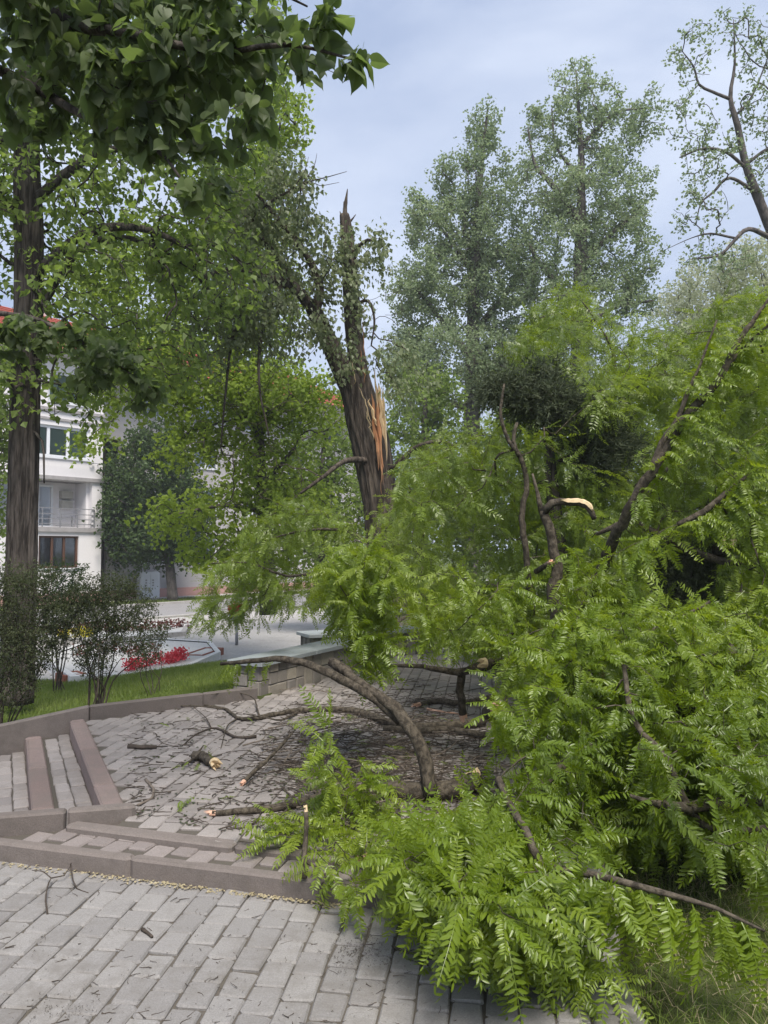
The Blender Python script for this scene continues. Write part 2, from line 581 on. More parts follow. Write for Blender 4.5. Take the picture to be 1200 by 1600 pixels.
def t_linden_near(droop, fold, w=1.0):
    """heart-shaped leaf with rounded lobes, folded along the midrib, on a thin stalk"""
    ctrl = np.array([(0.0, .04, 0), (-.10, .17, 0), (-.06, .34, 0), (.10, .47, 0), (.30, .50, 0), (.52, .43, 0), (.72, .29, 0), (.88, .14, 0), (.98, .05, 0), (1.1, 0, 0)])
    out, _ = catmull(ctrl, np.ones(len(ctrl)), .14)
    V, Q = [], []
    wv = rng.uniform(-.06, .06)
    for sgn in (1, -1):
        b = len(V)
        n = len(out)
        for x, y, _z in out:
            xm = min(max(x, 0.0), 1.1)
            for xx, yy in ((xm, 0.0), (0.45 * xm + .55 * x, y * .55), (x, y)):
                V.append((xx, sgn * yy * w, fold * abs(yy) - .25 * yy * yy - droop * max(xx, 0) ** 2 + wv * math.sin(xx * 7 + sgn) * abs(yy) * 2))
        for i in range(n - 1):
            for k in range(2):
                f = (b + 3 * i + k, b + 3 * i + k + 1, b + 3 * i + k + 4, b + 3 * i + k + 3)
                Q.append(f if sgn < 0 else f[::-1])
    b = len(V)
    V += [(-.5, .012, .06), (-.5, -.012, .06), (0, -.012, 0), (0, .012, 0)]
    Q.append((b, b + 1, b + 2, b + 3))
    return tri_to(V, Q, [])


def t_simple(w=.42, fold=.3, droop=.15, a=.38):
    V = [(0, 0, 0), (a, w, fold * w), (1, 0, -droop), (a, -w, fold * w)]
    return tri_to(V, [], [(0, 2, 1), (0, 3, 2)])


def t_pinnate(near, droop, bend, n=9, sweep=0.55, flap=0.35, lw=0.30):
    """compound leaf of unit length: rachis along +x with pairs of leaflets"""
    V, Q, Tt = [], [], []

    def rach(t):
        return np.array([t * (1 - 0.25 * droop * t), bend * t * t, -droop * t ** 1.8])
    m = 4 if near else 2
    ts = np.linspace(0, 0.97, m + 1)
    pts = [rach(t) for t in ts]
    for i, p in enumerate(pts):
        hw = 0.006 * (1.3 - ts[i])
        V += [p + (0, hw, 0), p - (0, hw, 0)]
    for i in range(m):
        Q.append((2 * i, 2 * i + 1, 2 * i + 3, 2 * i + 2))
    items = []
    for k in range(n):
        t = 0.14 + 0.80 * k / (n - 1)
        for sgn in (1, -1):
            items.append((t, sgn))
    items.append((0.97, 0))
    for t, sgn in items:
        if sgn and rng.uniform() < .05:
            continue
        p = rach(t)
        d = nrm(rach(min(t + 0.02, 1.02)) - rach(t - 0.02))
        side = nrm(np.cross(np.array([0, 0, 1.0]), d))
        up = np.cross(d, side)
        ln = 0.128 * (0.72 + 0.6 * math.sin(math.pi * min(1, t * 0.8 + 0.12))) * rng.uniform(.78, 1.14)
        if sgn == 0:
            ax = d
        else:
            a = sweep + rng.normal(0, .14)
            fl = -flap + rng.normal(0, .22)
            ax = nrm(d * math.sin(a) + side * sgn * math.cos(a) * math.cos(fl) + up * math.cos(a) * math.sin(fl))
        wd = nrm(np.cross(up + rng.normal(0, .12, 3), ax))
        nz = np.cross(ax, wd)
        wv = ln * lw * .5
        b = len(V)
        if near:
            cu = -0.10 * ln
            V += [p, p + ax * ln * .5 + nz * (-0.12 * wv), p + ax * ln + nz * cu,
                  p + ax * ln * .26 + wd * wv * .95 + nz * wv * .18, p + ax * ln * .68 + wd * wv * .85 + nz * (wv * .18 + cu * .4),
                  p + ax * ln * .26 - wd * wv * .95 + nz * wv * .18, p + ax * ln * .68 - wd * wv * .85 + nz * (wv * .18 + cu * .4)]
            Q += [(b, b + 1, b + 4, b + 3), (b, b + 5, b + 6, b + 1)]
            Tt += [(b + 1, b + 2, b + 4), (b + 1, b + 6, b + 2)]
        else:
            V += [p, p + ax * ln * .45 + wd * wv, p + ax * ln, p + ax * ln * .45 - wd * wv]
            Q += [(b, b + 3, b + 2, b + 1)]
    return tri_to(V, Q, Tt)


def t_needles(n=14, L=1.0, w=.03):
    V, Q, Tt = [], [], []
    for k in range(n):
        t = rng.uniform(0, 1)
        a = rng.uniform(0, 6.28)
        p = np.array([t * L, 0, -0.12 * t * t])
        d = nrm(np.array([0.7, math.cos(a) * .6, math.sin(a) * .6]))
        s = nrm(np.cross(d, rng.normal(0, 1, 3)))
        ln = 0.34 * L * rng.uniform(.7, 1.2)
        b = len(V)
        V += [p - s * w, p + s * w, p + d * ln]
        Tt.append((b, b + 1, b + 2))
    return tri_to(V, Q, Tt)


def t_cluster(n=4, sz=.55, w=.4):
    """small tuft of simple leaves for far crowns"""
    V, Tt = [], []
    for k in range(n):
        o = rng.normal(0, .35, 3)
        d = nrm(rng.normal(0, 1, 3) + np.array([.4, 0, -.5]))
        u = nrm(np.cross(d, rng.normal(0, 1, 3)))
        nz = np.cross(d, u)
        b = len(V)
        V += [o, o + d * sz * .4 + u * sz * w + nz * .08, o + d * sz, o + d * sz * .4 - u * sz * w + nz * .08]
        Tt += [(b, b + 2, b + 1), (b, b + 3, b + 2)]
    return tri_to(V, [], Tt)


TPL = {
    'linden_near': [t_linden_near(rng.uniform(.05, .35), rng.uniform(-.1, .35), rng.uniform(.85, 1.05)) for _ in range(5)],
    'simple': [t_simple(), t_simple(.36, .5, .3), t_simple(.46, .15, .05)],
    'narrow': [t_simple(.2, .3, .2, .45), t_simple(.17, .3, .35, .45)],
    'pin_near': [t_pinnate(True, rng.uniform(.1, .75), rng.uniform(-.22, .22), random.choice((14, 15, 16)), rng.uniform(.3, .7), rng.uniform(.0, .6), rng.uniform(.27, .33)) for _ in range(14)],
    'pin_far': [t_pinnate(False, rng.uniform(.15, .7), rng.uniform(-.2, .2), 12, rng.uniform(.4, .7), rng.uniform(.0, .5), .33) for _ in range(7)],
    'needle': [t_needles() for _ in range(4)],
    'tuft': [t_cluster() for _ in range(6)],
}


def place(mb, tpl, pos, dirs, ups, scale, val):
    pos = np.asarray(pos, float)
    N = len(pos)
    if N == 0:
        return
    X = nrm(np.asarray(dirs, float))
    ups = np.asarray(ups, float)
    Z = nrm(ups - X * (ups * X).sum(1, keepdims=True))
    Y = np.cross(Z, X)
    scale = np.broadcast_to(np.asarray(scale, float), (N,))
    val = np.broadcast_to(np.asarray(val, float), (N,))
    ch = rng.integers(0, len(tpl), N)
    for k, (V, Fs) in enumerate(tpl):
        idx = np.nonzero(ch == k)[0]
        if not len(idx):
            continue
        m = len(V)
        Rm = np.stack([X[idx], Y[idx], Z[idx]], 2) * scale[idx, None, None]
        W = np.einsum('nij,mj->nmi', Rm, V) + pos[idx, None]
        off = (np.arange(len(idx)) * m)[:, None, None]
        mb.add(W.reshape(-1, 3), [(f[None] + off).reshape(-1, f.shape[1]) for f in Fs], np.repeat(val[idx], m))


# ------------------------------------------------------------------ tree growth
def grow(skel, pts, bf=0.25, merge=0.0):
    """skel: list of (points, radii) polylines, already resampled. Joins every point to the growing tree
    by the cheapest link, balancing length against the way back to the trunk."""
    base, plen = [], []
    for P, r in skel:
        base.append(P)
        d = np.concatenate([[0], np.cumsum(np.linalg.norm(np.diff(P, axis=0), axis=1))])
        plen.append(d * 0.5)
    B = np.vstack(base)
    L = list(np.concatenate(plen))
    nb = len(B)
    pts = np.asarray(pts, float)
    N = len(pts)
    nodes = np.vstack([B, pts])
    par = np.full(nb + N, -1)
    pl = np.concatenate([np.array(L), np.zeros(N)])
    # first best
    best = np.full(N, 1e9)
    bi = np.zeros(N, int)
    for s in range(0, N, 400):
        D = np.linalg.norm(pts[s:s + 400, None] - B[None], axis=2)
        C = D + bf * pl[:nb][None]
        k = C.argmin(1)
        bi[s:s + 400] = k
        best[s:s + 400] = C[np.arange(len(k)), k]
    done = np.zeros(N, bool)
    order = []
    for _ in range(N):
        j = int(best.argmin())
        p = bi[j]
        par[nb + j] = p
        pl[nb + j] = pl[p] + np.linalg.norm(pts[j] - nodes[p])
        done[j] = True
        best[j] = 1e9
        order.append(nb + j)
        c = np.linalg.norm(pts - pts[j], axis=1) + bf * pl[nb + j]
        u = (c < best) & ~done
        best[u] = c[u]
        bi[u] = nb + j
    return nodes, par, nb, order


def branch_mesh(mb, nodes, par, nb, order, r0, rmax, expo=2.3, sides=5, droop=0.0, minr=0.0):
    n = len(nodes)
    area = np.zeros(n)
    ch = [[] for _ in range(n)]
    for i in order:
        ch[par[i]].append(i)
    for i in reversed(order):
        if not ch[i]:
            area[i] = r0 ** expo
        if par[i] >= nb:
            area[par[i]] += area[i]
    rad = np.minimum(area ** (1 / expo), rmax)
    used = set()
    for i in order:
        if i in used or (par[i] >= nb and i != max(ch[par[i]], key=lambda c: area[c]) and False):
            continue
        # start of a chain: child of the skeleton, or not the main child of its parent
        p = par[i]
        if p >= nb and i == max(ch[p], key=lambda c: area[c]):
            continue
        chain = [p, i]
        rr = [rad[i], rad[i]]
        c = i
        while ch[c]:
            c = max(ch[c], key=lambda q: area[q])
            chain.append(c)
            rr.append(rad[c])
        for q in chain[1:]:
            used.add(q)
        rr[-1] *= 0.6
        P = nodes[chain]
        ln = np.linalg.norm(P[-1] - P[0])
        if max(rr) < minr:
            continue
        P2, r2 = catmull(P, rr, max(0.12, ln / 12))
        if len(P2) > 2:
            P2[1:-1] += rng.normal(0, 0.015 + 0.012 * ln / len(P2), P2[1:-1].shape)
        tube(mb, P2, r2, sides if rr[0] > r0 * 2 else 3, cap=False)
    return rad, ch


def leaf_sites(nodes, par, order, per, spread, droop, wind=(0, 0, 0), keep=None, jitter=0.0, edge=0.6):
    idx = np.array(order)
    if keep is not None:
        idx = idx[keep[idx]]
    idx = np.repeat(idx, per)
    a, b = nodes[par[idx]], nodes[idx]
    ln = np.linalg.norm(b - a, axis=1, keepdims=True)
    t = rng.uniform(0.15, 1.05, (len(idx), 1))
    # long links carry leaves only near their end
    t = 1 - (1 - t) * np.minimum(1, 0.7 / np.maximum(ln, 1e-6))
    pos = a + (b - a) * t + rng.normal(0, 1, (len(idx), 3)) * jitter
    d = nrm(b - a) * edge + rng.normal(0, 1, (len(idx), 3)) * spread + np.array([0, 0, -droop]) + np.array(wind)
    up = rng.normal(0, .45, (len(idx), 3)) + np.array([0, 0, 1.0])
    return pos, nrm(d), up


def lump(c, n):
    """clumpy 0..1 value that varies through space, for light and dark sprays"""
    p = np.asarray(n)
    return 0.5 + 0.17 * (np.sin(p[:, 0] * c + 1.3) + np.sin(p[:, 1] * c * 1.17 + .4) + np.sin(p[:, 2] * c * 1.31 + 2.2))


def blob_points(blobs, total, clump=0.0, hollow=0.35):
    """blobs: (centre xyz, radii xyz). Points fill the ellipsoids, denser towards the outside."""
    vol = np.array([b[1][0] * b[1][1] * b[1][2] for b in blobs]) ** 0.8
    cnt = np.maximum(3, (vol / vol.sum() * total).astype(int))
    out = []
    for (c, r), k in zip(blobs, cnt):
        d = nrm(rng.normal(0, 1, (k, 3)))
        rr = rng.uniform(hollow ** 3, 1, (k, 1)) ** (1 / 3)
        out.append(np.array(c) + d * rr * np.array(r))
    return np.vstack(out)


def pxblob(px, py, rx, ry, Y, depth=None):
    c = at(px, py, Y)
    return (c, (rx * Y / F, depth if depth else (rx + ry) * .5 * Y / F, ry * Y / F))


def limb_path(pts, step=0.15):
    """pts: (px, py, Y, radius m)"""
    P = [at(p[0], p[1], p[2]) for p in pts]
    return catmull(P, [p[3] for p in pts], step)


def part_tube(name, path, mat, parent, n=10, rough=0.05, ridges=0, ridge=0.0):
    mb = MB()
    tube(mb, path[0], path[1], n, rough=rough, ridges=ridges, ridge=ridge)
    return mb.build(name, mat, parent, smooth=True)


def leaf_parts(parent, tplkey, mats, pos, dirs, ups, scale, name='leaf'):
    """single leaves as objects that share the template meshes"""
    ms_ = []
    for V, Fs in TPL[tplkey]:
        mb = MB()
        mb.add(V, Fs, 0.5)
        ms_.append(mb.mesh(name, mats, True))
    X = nrm(dirs)
    Z = nrm(ups - X * (ups * X).sum(1, keepdims=True))
    Y = np.cross(Z, X)
    inv = Matrix.Translation(parent.location).inverted()
    for i in range(len(pos)):
        o = bpy.data.objects.new(name, ms_[random.randrange(len(ms_))])
        COL.objects.link(o)
        o.parent = parent
        m = Matrix(((X[i, 0], Y[i, 0], Z[i, 0]), (X[i, 1], Y[i, 1], Z[i, 1]), (X[i, 2], Y[i, 2], Z[i, 2]))).to_4x4()
        m = m @ Matrix.Scale(float(scale[i]), 4)
        m.translation = Vector(pos[i])
        o.matrix_parent_inverse = inv
        o.matrix_basis = m


def split_big(pos, size, n=300):
    """indices of the n leaves that show largest in the photo, and the rest"""
    px, py = proj(pos)
    sz = size / np.maximum(np.linalg.norm(pos - np.array([0, 0, CAM_Z]), axis=1), .3)
    sz = np.where((px > 5) & (px < 1195) & (py > 5) & (py < 1595) & (pos[:, 1] > .3), sz, 0)
    o = np.argsort(-sz)
    return o[:n], o[n:]


#@@SETTING@@
# ================================================================== SETTING
kA, kB = gp(0, 1345, 0), gp(590, 1422, 0)
KD = nrm((kB - kA)[:2])
KN = np.array([-KD[1], KD[0]])                      # into the depth
kL = kA[:2] - KD * 3.0
s0, s1 = gp(197, 1264, .12)[:2], gp(134, 1128, .12)[:2]
SD = nrm(s1 - s0)
SP = np.array([-SD[1], SD[0]])                      # down the steps, to the left
c1, c0 = gp(212, 1283, .09)[:2], gp(0, 1306, .09)[:2]
CD = nrm(c0 - c1)
g1 = gp(140, 1124, .12)[:2]
g0 = np.array([-3.22, 6.50])
GD = nrm(g0 - g1)
g2 = gp(404, 1092, .12)[:2]
w1a = gp(406, 1089, .12)[:2]
w1b = gp(532, 1053, .12)[:2]
WD = nrm(w1b - w1a)
w1e = w1a + WD * 2.5


def isect(p, d, q, e):
    a = np.array([[d[0], -e[0]], [d[1], -e[1]]])
    t = np.linalg.solve(a, q - p)
    return p + d * t[0]


CK = isect(c1, CD, kA[:2] + KN * .05, KD)
left_far = g1 + GD * 4.0
PAVED = [(-7, -3), (-7, 4.0), tuple(CK), tuple(left_far), tuple(g1), tuple(g2), tuple(w1e), (0.35, 11.3), (1.3, 12.4), (1.35, 6), (1.0, 3.1), (0.82, 2.6), (0.8, -3.0)]
KERB_LINE = [tuple(left_far + GD * 30), tuple(left_far), tuple(g1), tuple(g2), tuple(w1e), (0.35, 11.6), (2.5, 13.5), (12, 18), (60, 40)]


def side_dist(x, y):
    """distance to the left/back of the border line, 0 on the paved side"""
    best = np.full(x.shape, 1e9)
    sgn = np.zeros(x.shape)
    for (ax, ay), (bx, by) in zip(KERB_LINE[:-1], KERB_LINE[1:]):
        dx, dy = bx - ax, by - ay
        t = np.clip(((x - ax) * dx + (y - ay) * dy) / (dx * dx + dy * dy), 0, 1)
        d = np.hypot(x - ax - dx * t, y - ay - dy * t)
        cr_ = dx * (y - ay) - dy * (x - ax)
        u = d < best
        best[u] = d[u]
        sgn[u] = cr_[u]
    return np.where(sgn > 0, best, 0)


LOW = -1.0


def H(x, y):
    x = np.asarray(x, float)
    y = np.asarray(y, float)
    t = side_dist(x, y)
    z = 0.13 - (0.13 - LOW) * np.clip((t - 0.1) / 7.5, 0, 1) ** 0.9
    # the border falls with the steps on the far left
    fall = np.clip((-2.6 - x) / 1.6, 0, 1.5) * 0.22 * np.clip(1 - t / 5, 0, 1)
    z = z - fall
    z = np.where(t <= 0, 0.02 + 0.02 * np.sin(x * 2.1) * np.sin(y * 1.7), z)
    pv = inpoly(x, y, PAVED)
    return np.where(pv, -0.6, z)


def axis(lo, hi, a, b, step):
    l_ = [lo + (a - lo) * (1 - (1 - i / 14) ** 2.2) for i in range(14)]
    m_ = list(np.arange(a, b, step))
    r_ = [b + (hi - b) * (i / 14) ** 2.2 for i in range(15)]
    return np.array(l_ + m_ + r_)


gx, gy = axis(-400, 400, -14, 9, .12), axis(-60, 900, 0.5, 20, .12)
GX, GY = np.meshgrid(gx, gy)
GZ = H(GX.ravel(), GY.ravel())
nx, ny = len(gx), len(gy)
ii, jj = np.meshgrid(np.arange(nx - 1), np.arange(ny - 1))
q = (jj * nx + ii).ravel()
mb = MB()
mb.add(np.stack([GX.ravel(), GY.ravel(), GZ], 1), [np.stack([q, q + 1, q + 1 + nx, q + nx], 1)])
ground = mb.build('ground', M['ground'], smooth=True)
tag(ground, 'grassy soil sloping down from the paved platform to the street', 'ground', kind='structure')

# ---- paving
fore_poly = [tuple(kA[:2] - KD * 3 + KN * .04), tuple(kB[:2] + KD * .8 + KN * .04), (0.86, 3.1), (0.82, 2.6), (0.8, -3), (-6, -3), (-6, 4)]
fore = slab_poly('pavement', fore_poly[::-1][::-1], -0.011, -0.3, M['sand'])
tag(fore, 'grey concrete paver pavement in the foreground below the kerb', 'pavement')
tread_poly = [tuple(kB[:2] + KD * .8 + KN * .05), tuple(kB[:2] + KD * .8 + KN * .42), tuple(c1 + np.array([.1, .1])), tuple(CK)]
tread = slab_poly('step_tread', tread_poly, 0.080, -0.3, M['sand'])
tag(tread, 'narrow paved tread between the front kerb and the flush kerb', 'step')
k2a, k2b = gp(100, 1291, .12)[:2], gp(482, 1338, .12)[:2]
K2D = nrm(k2b - k2a)
K2N = np.array([-K2D[1], K2D[0]])
k2r = k2b + K2D * 1.25
stair_cheek = isect(s0, SD, c1, CD)
stair_grass = isect(s0, SD, g1, GD)
plat_poly = [tuple(k2a + K2N * .115 + K2D * .25), tuple(k2r + K2N * .115), (1.0, 3.3), (1.35, 6), (1.3, 12.4), (0.35, 11.3), tuple(w1e), tuple(g2), tuple(stair_grass), tuple(stair_cheek + SD * .06)]
plat = slab_poly('paved_platform', plat_poly, 0.108, -0.3, M['sand'])
tag(plat, 'paved platform littered with twigs at the top of the steps', 'pavement')


def paver_meshes(mat, L, Wd, Hh, k=6):
    out = []
    for _ in range(k):
        V, Fs = bevbox(L, Wd, Hh, 0.0065, 0.0026)
        m_ = MB()
        m_.add(V, Fs, 0.5)
        out.append((m_.mesh('paver', mat), V, Fs))
    return out


def pave(parent, poly, org, dl, dw, ztop, mat, limit, L=.2, Wd=.1, gap=.007, mess=1.0, skip=None, cut=None):
    """running-bond pavers, long axis along dl, filling poly; the ones that show largest are objects"""
    ms_ = paver_meshes(mat, L - gap, Wd - gap, 0.055)
    P = np.array(poly) - org
    a, b = P @ dl, P @ dw
    items = []
    for c in range(int(b.min() / Wd) - 1, int(b.max() / Wd) + 2):
        for r in range(int(a.min() / L) - 2, int(a.max() / L) + 3):
            p = org + dl * ((r + (0.5 if c % 2 else 0.0) + 0.06 * math.sin(c * 3.1)) * L) + dw * (c * Wd)
            items.append(p)
    C = np.array(items)
    keep = inpoly(C[:, 0], C[:, 1], poly)
    C = C[keep]
    if skip is not None:
        C = C[~skip(C)]
    px, py = proj(np.column_stack([C, np.full(len(C), ztop)]))
    vis = (px > -60) & (px < 1260) & (py < 1720) & (C[:, 1] > 1.6)
    C, px, py = C[vis], px[vis], py[vis]
    inview = (px > 0) & (px < 1200) & (py < 1600)
    # leave the pieces wholly under the heap of leaves to the joined part
    sc = np.hypot(C[:, 0], C[:, 1]) + np.where(inview & ~((px > 700) & (py < 1450)), 0, 50)
    order_ = np.argsort(sc)
    ang = math.atan2(dl[1], dl[0])
    rest = MB()
    for rank, i in enumerate(order_):
        me, V, Fs = ms_[random.randrange(len(ms_))]
        rz = ang + random.gauss(0, 0.012 * mess) + (math.pi if random.random() < .5 else 0)
        tilt = (random.gauss(0, .008 * mess), random.gauss(0, .008 * mess))
        z = ztop - 0.055 + random.gauss(0, 0.0018 * mess)
        sx = random.uniform(.975, 1.01)
        if rank < limit and sc[i] < 40:
            o = bpy.data.objects.new('paver', me)
            COL.objects.link(o)
            o.parent = parent
            o.location = (C[i, 0], C[i, 1], z)
            o.rotation_euler = (tilt[0], tilt[1], rz)
            o.scale = (sx, random.uniform(.97, 1.01), 1)
        else:
            c_, s_ = math.cos(rz), math.sin(rz)
            W2 = np.column_stack([C[i, 0] + V[:, 0] * c_ - V[:, 1] * s_, C[i, 1] + V[:, 0] * s_ + V[:, 1] * c_, V[:, 2] + z + V[:, 0] * tilt[1] + V[:, 1] * tilt[0]])
            rest.add(W2, Fs, random.uniform(0.0, 1.0))
    if rest.n:
        rest.build('paver_field', mat, parent, kind='stuff')


def fore_skip(C):
    # one paver missing and sunk earth where the photograph shows a dirt patch
    q_ = gp(565, 1490, 0)[:2]
    return (np.hypot(C[:, 0] - q_[0], C[:, 1] - q_[1]) < 0.06)


PL, PW = nrm(np.array([.13, .99])), nrm(np.array([.99, -.13]))
pave(fore, fore_poly, kA[:2], PL, PW, 0.0, M['paver'], 300, L=.168, Wd=.121, gap=.006, skip=fore_skip, mess=1.3)
pave(tread, tread_poly, kA[:2] + KN * .2, KN, KD, 0.0905, M['paver_tread'], 300, L=.168, Wd=.121)
pave(plat, plat_poly, s0, PL, PW, 0.12, M['paver_pink'], 300, L=.168, Wd=.121)


# ---- kerbs
def kerb_run(name, label, a, b, wid, ztops, zbot, mat, lengths=1.0, group=None, nrm_side=None, parent=None, first=None):
    """stones laid from a to b (front edge); the body lies on the side nrm_side"""
    a, b = np.array(a, float), np.array(b, float)
    d = nrm(b - a)
    n = nrm_side if nrm_side is not None else np.array([-d[1], d[0]])
    tot = np.linalg.norm(b - a)
    if parent is None:
        root = thing(name, label, 'kerb', (*((a + b) / 2), zbot), group, 'structure')
    else:
        root = parent
    t = 0.0
    za, zb = ztops
    k = 0
    while t < tot - 0.02:
        ln = min((first if first and k == 0 else lengths), tot - t)
        mid = a + d * (t + ln / 2) + n * wid / 2
        f0, f1 = t / tot, (t + ln) / tot
        zt0, zt1 = za + (zb - za) * f0, za + (zb - za) * f1
        ht = (zt0 + zt1) / 2 - zbot
        V, Fs = bevbox(ln - 0.006, wid, ht, 0.011, 0.003)
        V = V.copy()
        V[:, 2] += np.where(V[:, 2] > ht * .5, V[:, 0] / ln * (zt1 - zt0), 0)
        Wv = np.column_stack([mid[0] + V[:, 0] * d[0] + V[:, 1] * n[0], mid[1] + V[:, 0] * d[1] + V[:, 1] * n[1], V[:, 2] + zbot])
        m_ = MB()
        m_.add(Wv, Fs, 0.5)
        ob('kerb_stone', m_.mesh('kerb_stone', mat), root)
        t += ln
        k += 1
    return root


kerb_run('kerb', 'front kerb forming the riser between foreground pavement and narrow tread', kL, kB[:2] + KD * .8, 0.07, (.092, .092), -.2, M['kerb'], 1.0, nrm_side=KN, first=3.76)
kerb_run('kerb', 'flush thin kerb line along the front edge of the platform', k2a, k2r, 0.085, (.1235, .1225), -.2, M['kerb'], 1.0, nrm_side=K2N)
kerb_run('kerb', 'raised brown kerb edging the lawn from the steps to the stone wall', g1, g2, 0.08, (.235, .235), -.3, M['kerb'], 1.05, nrm_side=np.array([-nrm(g2 - g1)[1], nrm(g2 - g1)[0]]))

# ---- staircase on the left going down
stairs = thing('staircase', 'paved steps with reddish kerb risers going down at the left', 'steps', (*(s0 + SP * .5), -.3), kind='structure')
TREAD, RISE = 0.345, 0.11
for k in range(4):
    base = s0 + SP * TREAD * k
    lo, hi = isect(base, SD, c1, CD) + SD * .02, isect(base, SD, g1, GD) - SD * .01
    lo2, hi2 = isect(base + SP * TREAD, SD, c1, CD) + SD * .02, isect(base + SP * TREAD, SD, g1, GD) - SD * .01
    zt = .12 - RISE * k
    kerb_run('', '', lo, hi, 0.125, (zt + .012, zt + .012), -.8, M['step_kerb'], 0.98, nrm_side=SP, parent=stairs, first=.62)
    if k < 3:
        poly = [tuple(lo + SP * .1), tuple(hi + SP * .1), tuple(hi2 + SP * .02), tuple(lo2 + SP * .02)]
        ts_ = slab_poly('tread', poly, zt - RISE - .014, -.8, M['sand'], stairs, None)
        pave(ts_, poly, lo + SP * .175, SD, SP, zt - RISE, M['paver_pink'], 300)
kerb_run('', '', c1, CK - CD * .02, 0.085, (.172, .19), -.6, M['kerb'], 1.0, nrm_side=np.array([CD[1], -CD[0]]), parent=stairs, first=.36)
kerb_run('', '', g1, g1 + GD * 2.4, 0.08, (.235, -.10), -.9, M['kerb'], 1.2, nrm_side=np.array([GD[1], -GD[0]]), parent=stairs)


# ---- low stone walls
def stone_wall(label, a, b, thick, z0, z1, nside, seed=1, capov=.05):
    a, b = np.array(a, float), np.array(b, float)
    d = nrm(b - a)
    n = np.array(nside)
    rnd = random.Random(seed)
    ln = np.linalg.norm(b - a)
    root = thing('stone_wall', label, 'wall', (*((a + b) / 2 + n * thick / 2), z0))

    def tr(s, o, z):
        p = a + d * s + n * o
        return (p[0], p[1], z)

    def blk(name, s0_, s1_, o0, o1, za, zb, mat, bev=.006, jit=.003, val=.5, par=root):
        V, Fs = bevbox(s1_ - s0_, o1 - o0, zb - za, bev, jit)
        W_ = [tr(v[0] + (s0_ + s1_) / 2, v[1] + (o0 + o1) / 2, v[2] + za) for v in V]
        m_ = MB()
        m_.add(W_, Fs, val)
        return ob(name, m_.mesh(name, mat), par)
    blk('core', 0.02, ln - .02, .02, thick - .02, z0 - .3, z1 - .004, M['mortar'])
    H_ = z1 - z0

    def face(along, length, fixed):
        # random ashlar: columns split into one, two or three stones
        t = 0.0
        while t < length - .01:
            wd = min(rnd.choice((.10, .16, .22, .28, .34)), length - t)
            if length - t - wd < .08:
                wd = length - t
            cuts = rnd.choice(([0, 1], [0, .45, 1], [0, .6, 1], [0, .3, .7, 1], [0, .5, 1]))
            for ca, cb in zip(cuts[:-1], cuts[1:]):
                za, zb = z0 + H_ * ca, z0 + H_ * cb
                sub = [(t, t + wd)]
                if wd > .2 and rnd.random() < .4:
                    sub = [(t, t + wd * .5), (t + wd * .5, t + wd)]
                for ta, tb in sub:
                    g_ = .006
                    pr = rnd.uniform(-.004, .008)
                    if along:
                        blk('stone', ta + g_, tb - g_, -pr, .05, za + g_ - (.06 if ca == 0 else 0), zb - g_, M['stone'], .008, .003)
                    else:
                        o = fixed
                        blk('stone', o - pr, o + .05, ta + g_, tb - g_, za + g_ - (.06 if ca == 0 else 0), zb - g_, M['stone'], .008, .003)
            t += wd
    face(True, ln, 0)
    # end face towards the camera
    face(False, thick, -.006)
    t = 0.0
    while t < ln:
        l2 = min(1.0, ln - t)
        blk('cap_slab', t - (capov if t == 0 else 0) + .003, t + l2 - .003, -capov, thick + capov, z1, z1 + .045, M['cap'], .006, .001)
        t += l2
    return root


WN = np.array([-WD[1], WD[0]])
stone_wall('low stone wall with slate cap beside the lawn, nearest of the walls', w1a, w1e, .34, .12, .43, WN, 3)
w2a = at(486, 1010, 10.3)[:2]
stone_wall('second low stone wall with slate cap, half hidden behind the nearest one', w2a, w2a + nrm(np.array([.9, .45])) * 1.9, .4, .0, .44, nrm(np.array([-.45, .9])), 5)
w3a = at(600, 985, 12.2)[:2]
stone_wall('far low stone wall seen below the broken trunk', w3a, w3a + nrm(np.array([.9, .3])) * 2.2, .35, .0, .62, nrm(np.array([-.3, .9])), 8)

# ---- concrete block and edging at the lower right
eb = gp(972, 1492, 0)[:2]
blkroot = thing('concrete_wall_end', 'cracked end of a low concrete wall under the drooping leaves, lower right', 'wall', (eb[0], eb[1] + .3, 0))
bd = nrm(np.array([-.10, 1.0]))
bn = np.array([-bd[1], bd[0]])
for (sa, sb, oa, ob_, za, zb) in ((0, .5, 0, .17, -.1, .15), (.012, .55, .004, .166, .154, .26)):
    V, Fs = bevbox(sb - sa, ob_ - oa, zb - za, .01, .004)
    c_ = eb + bd * (sa + sb) / 2 + bn * (oa + ob_) / 2
    m_ = MB()
    m_.add([(c_[0] + v[0] * bd[0] + v[1] * bn[0], c_[1] + v[0] * bd[1] + v[1] * bn[1], v[2] + za) for v in V], Fs)
    m_.build('concrete_block', M['concrete'], blkroot)
kerb_run('kerb', 'grey edging between the foreground pavement and the grass at lower right', (0.78, 1.2), eb + np.array([-.13, 0]), .08, (.028, .03), -.2, M['concrete'], .5, nrm_side=np.array([1.0, .0]))

# ---- lower street level
FO = np.array([-18.5, 35.5])
FU = nrm(np.array([.648, .762]))
FN = np.array([FU[1], -FU[0]])


def fpt(s, o):
    return FO + FU * s + FN * o


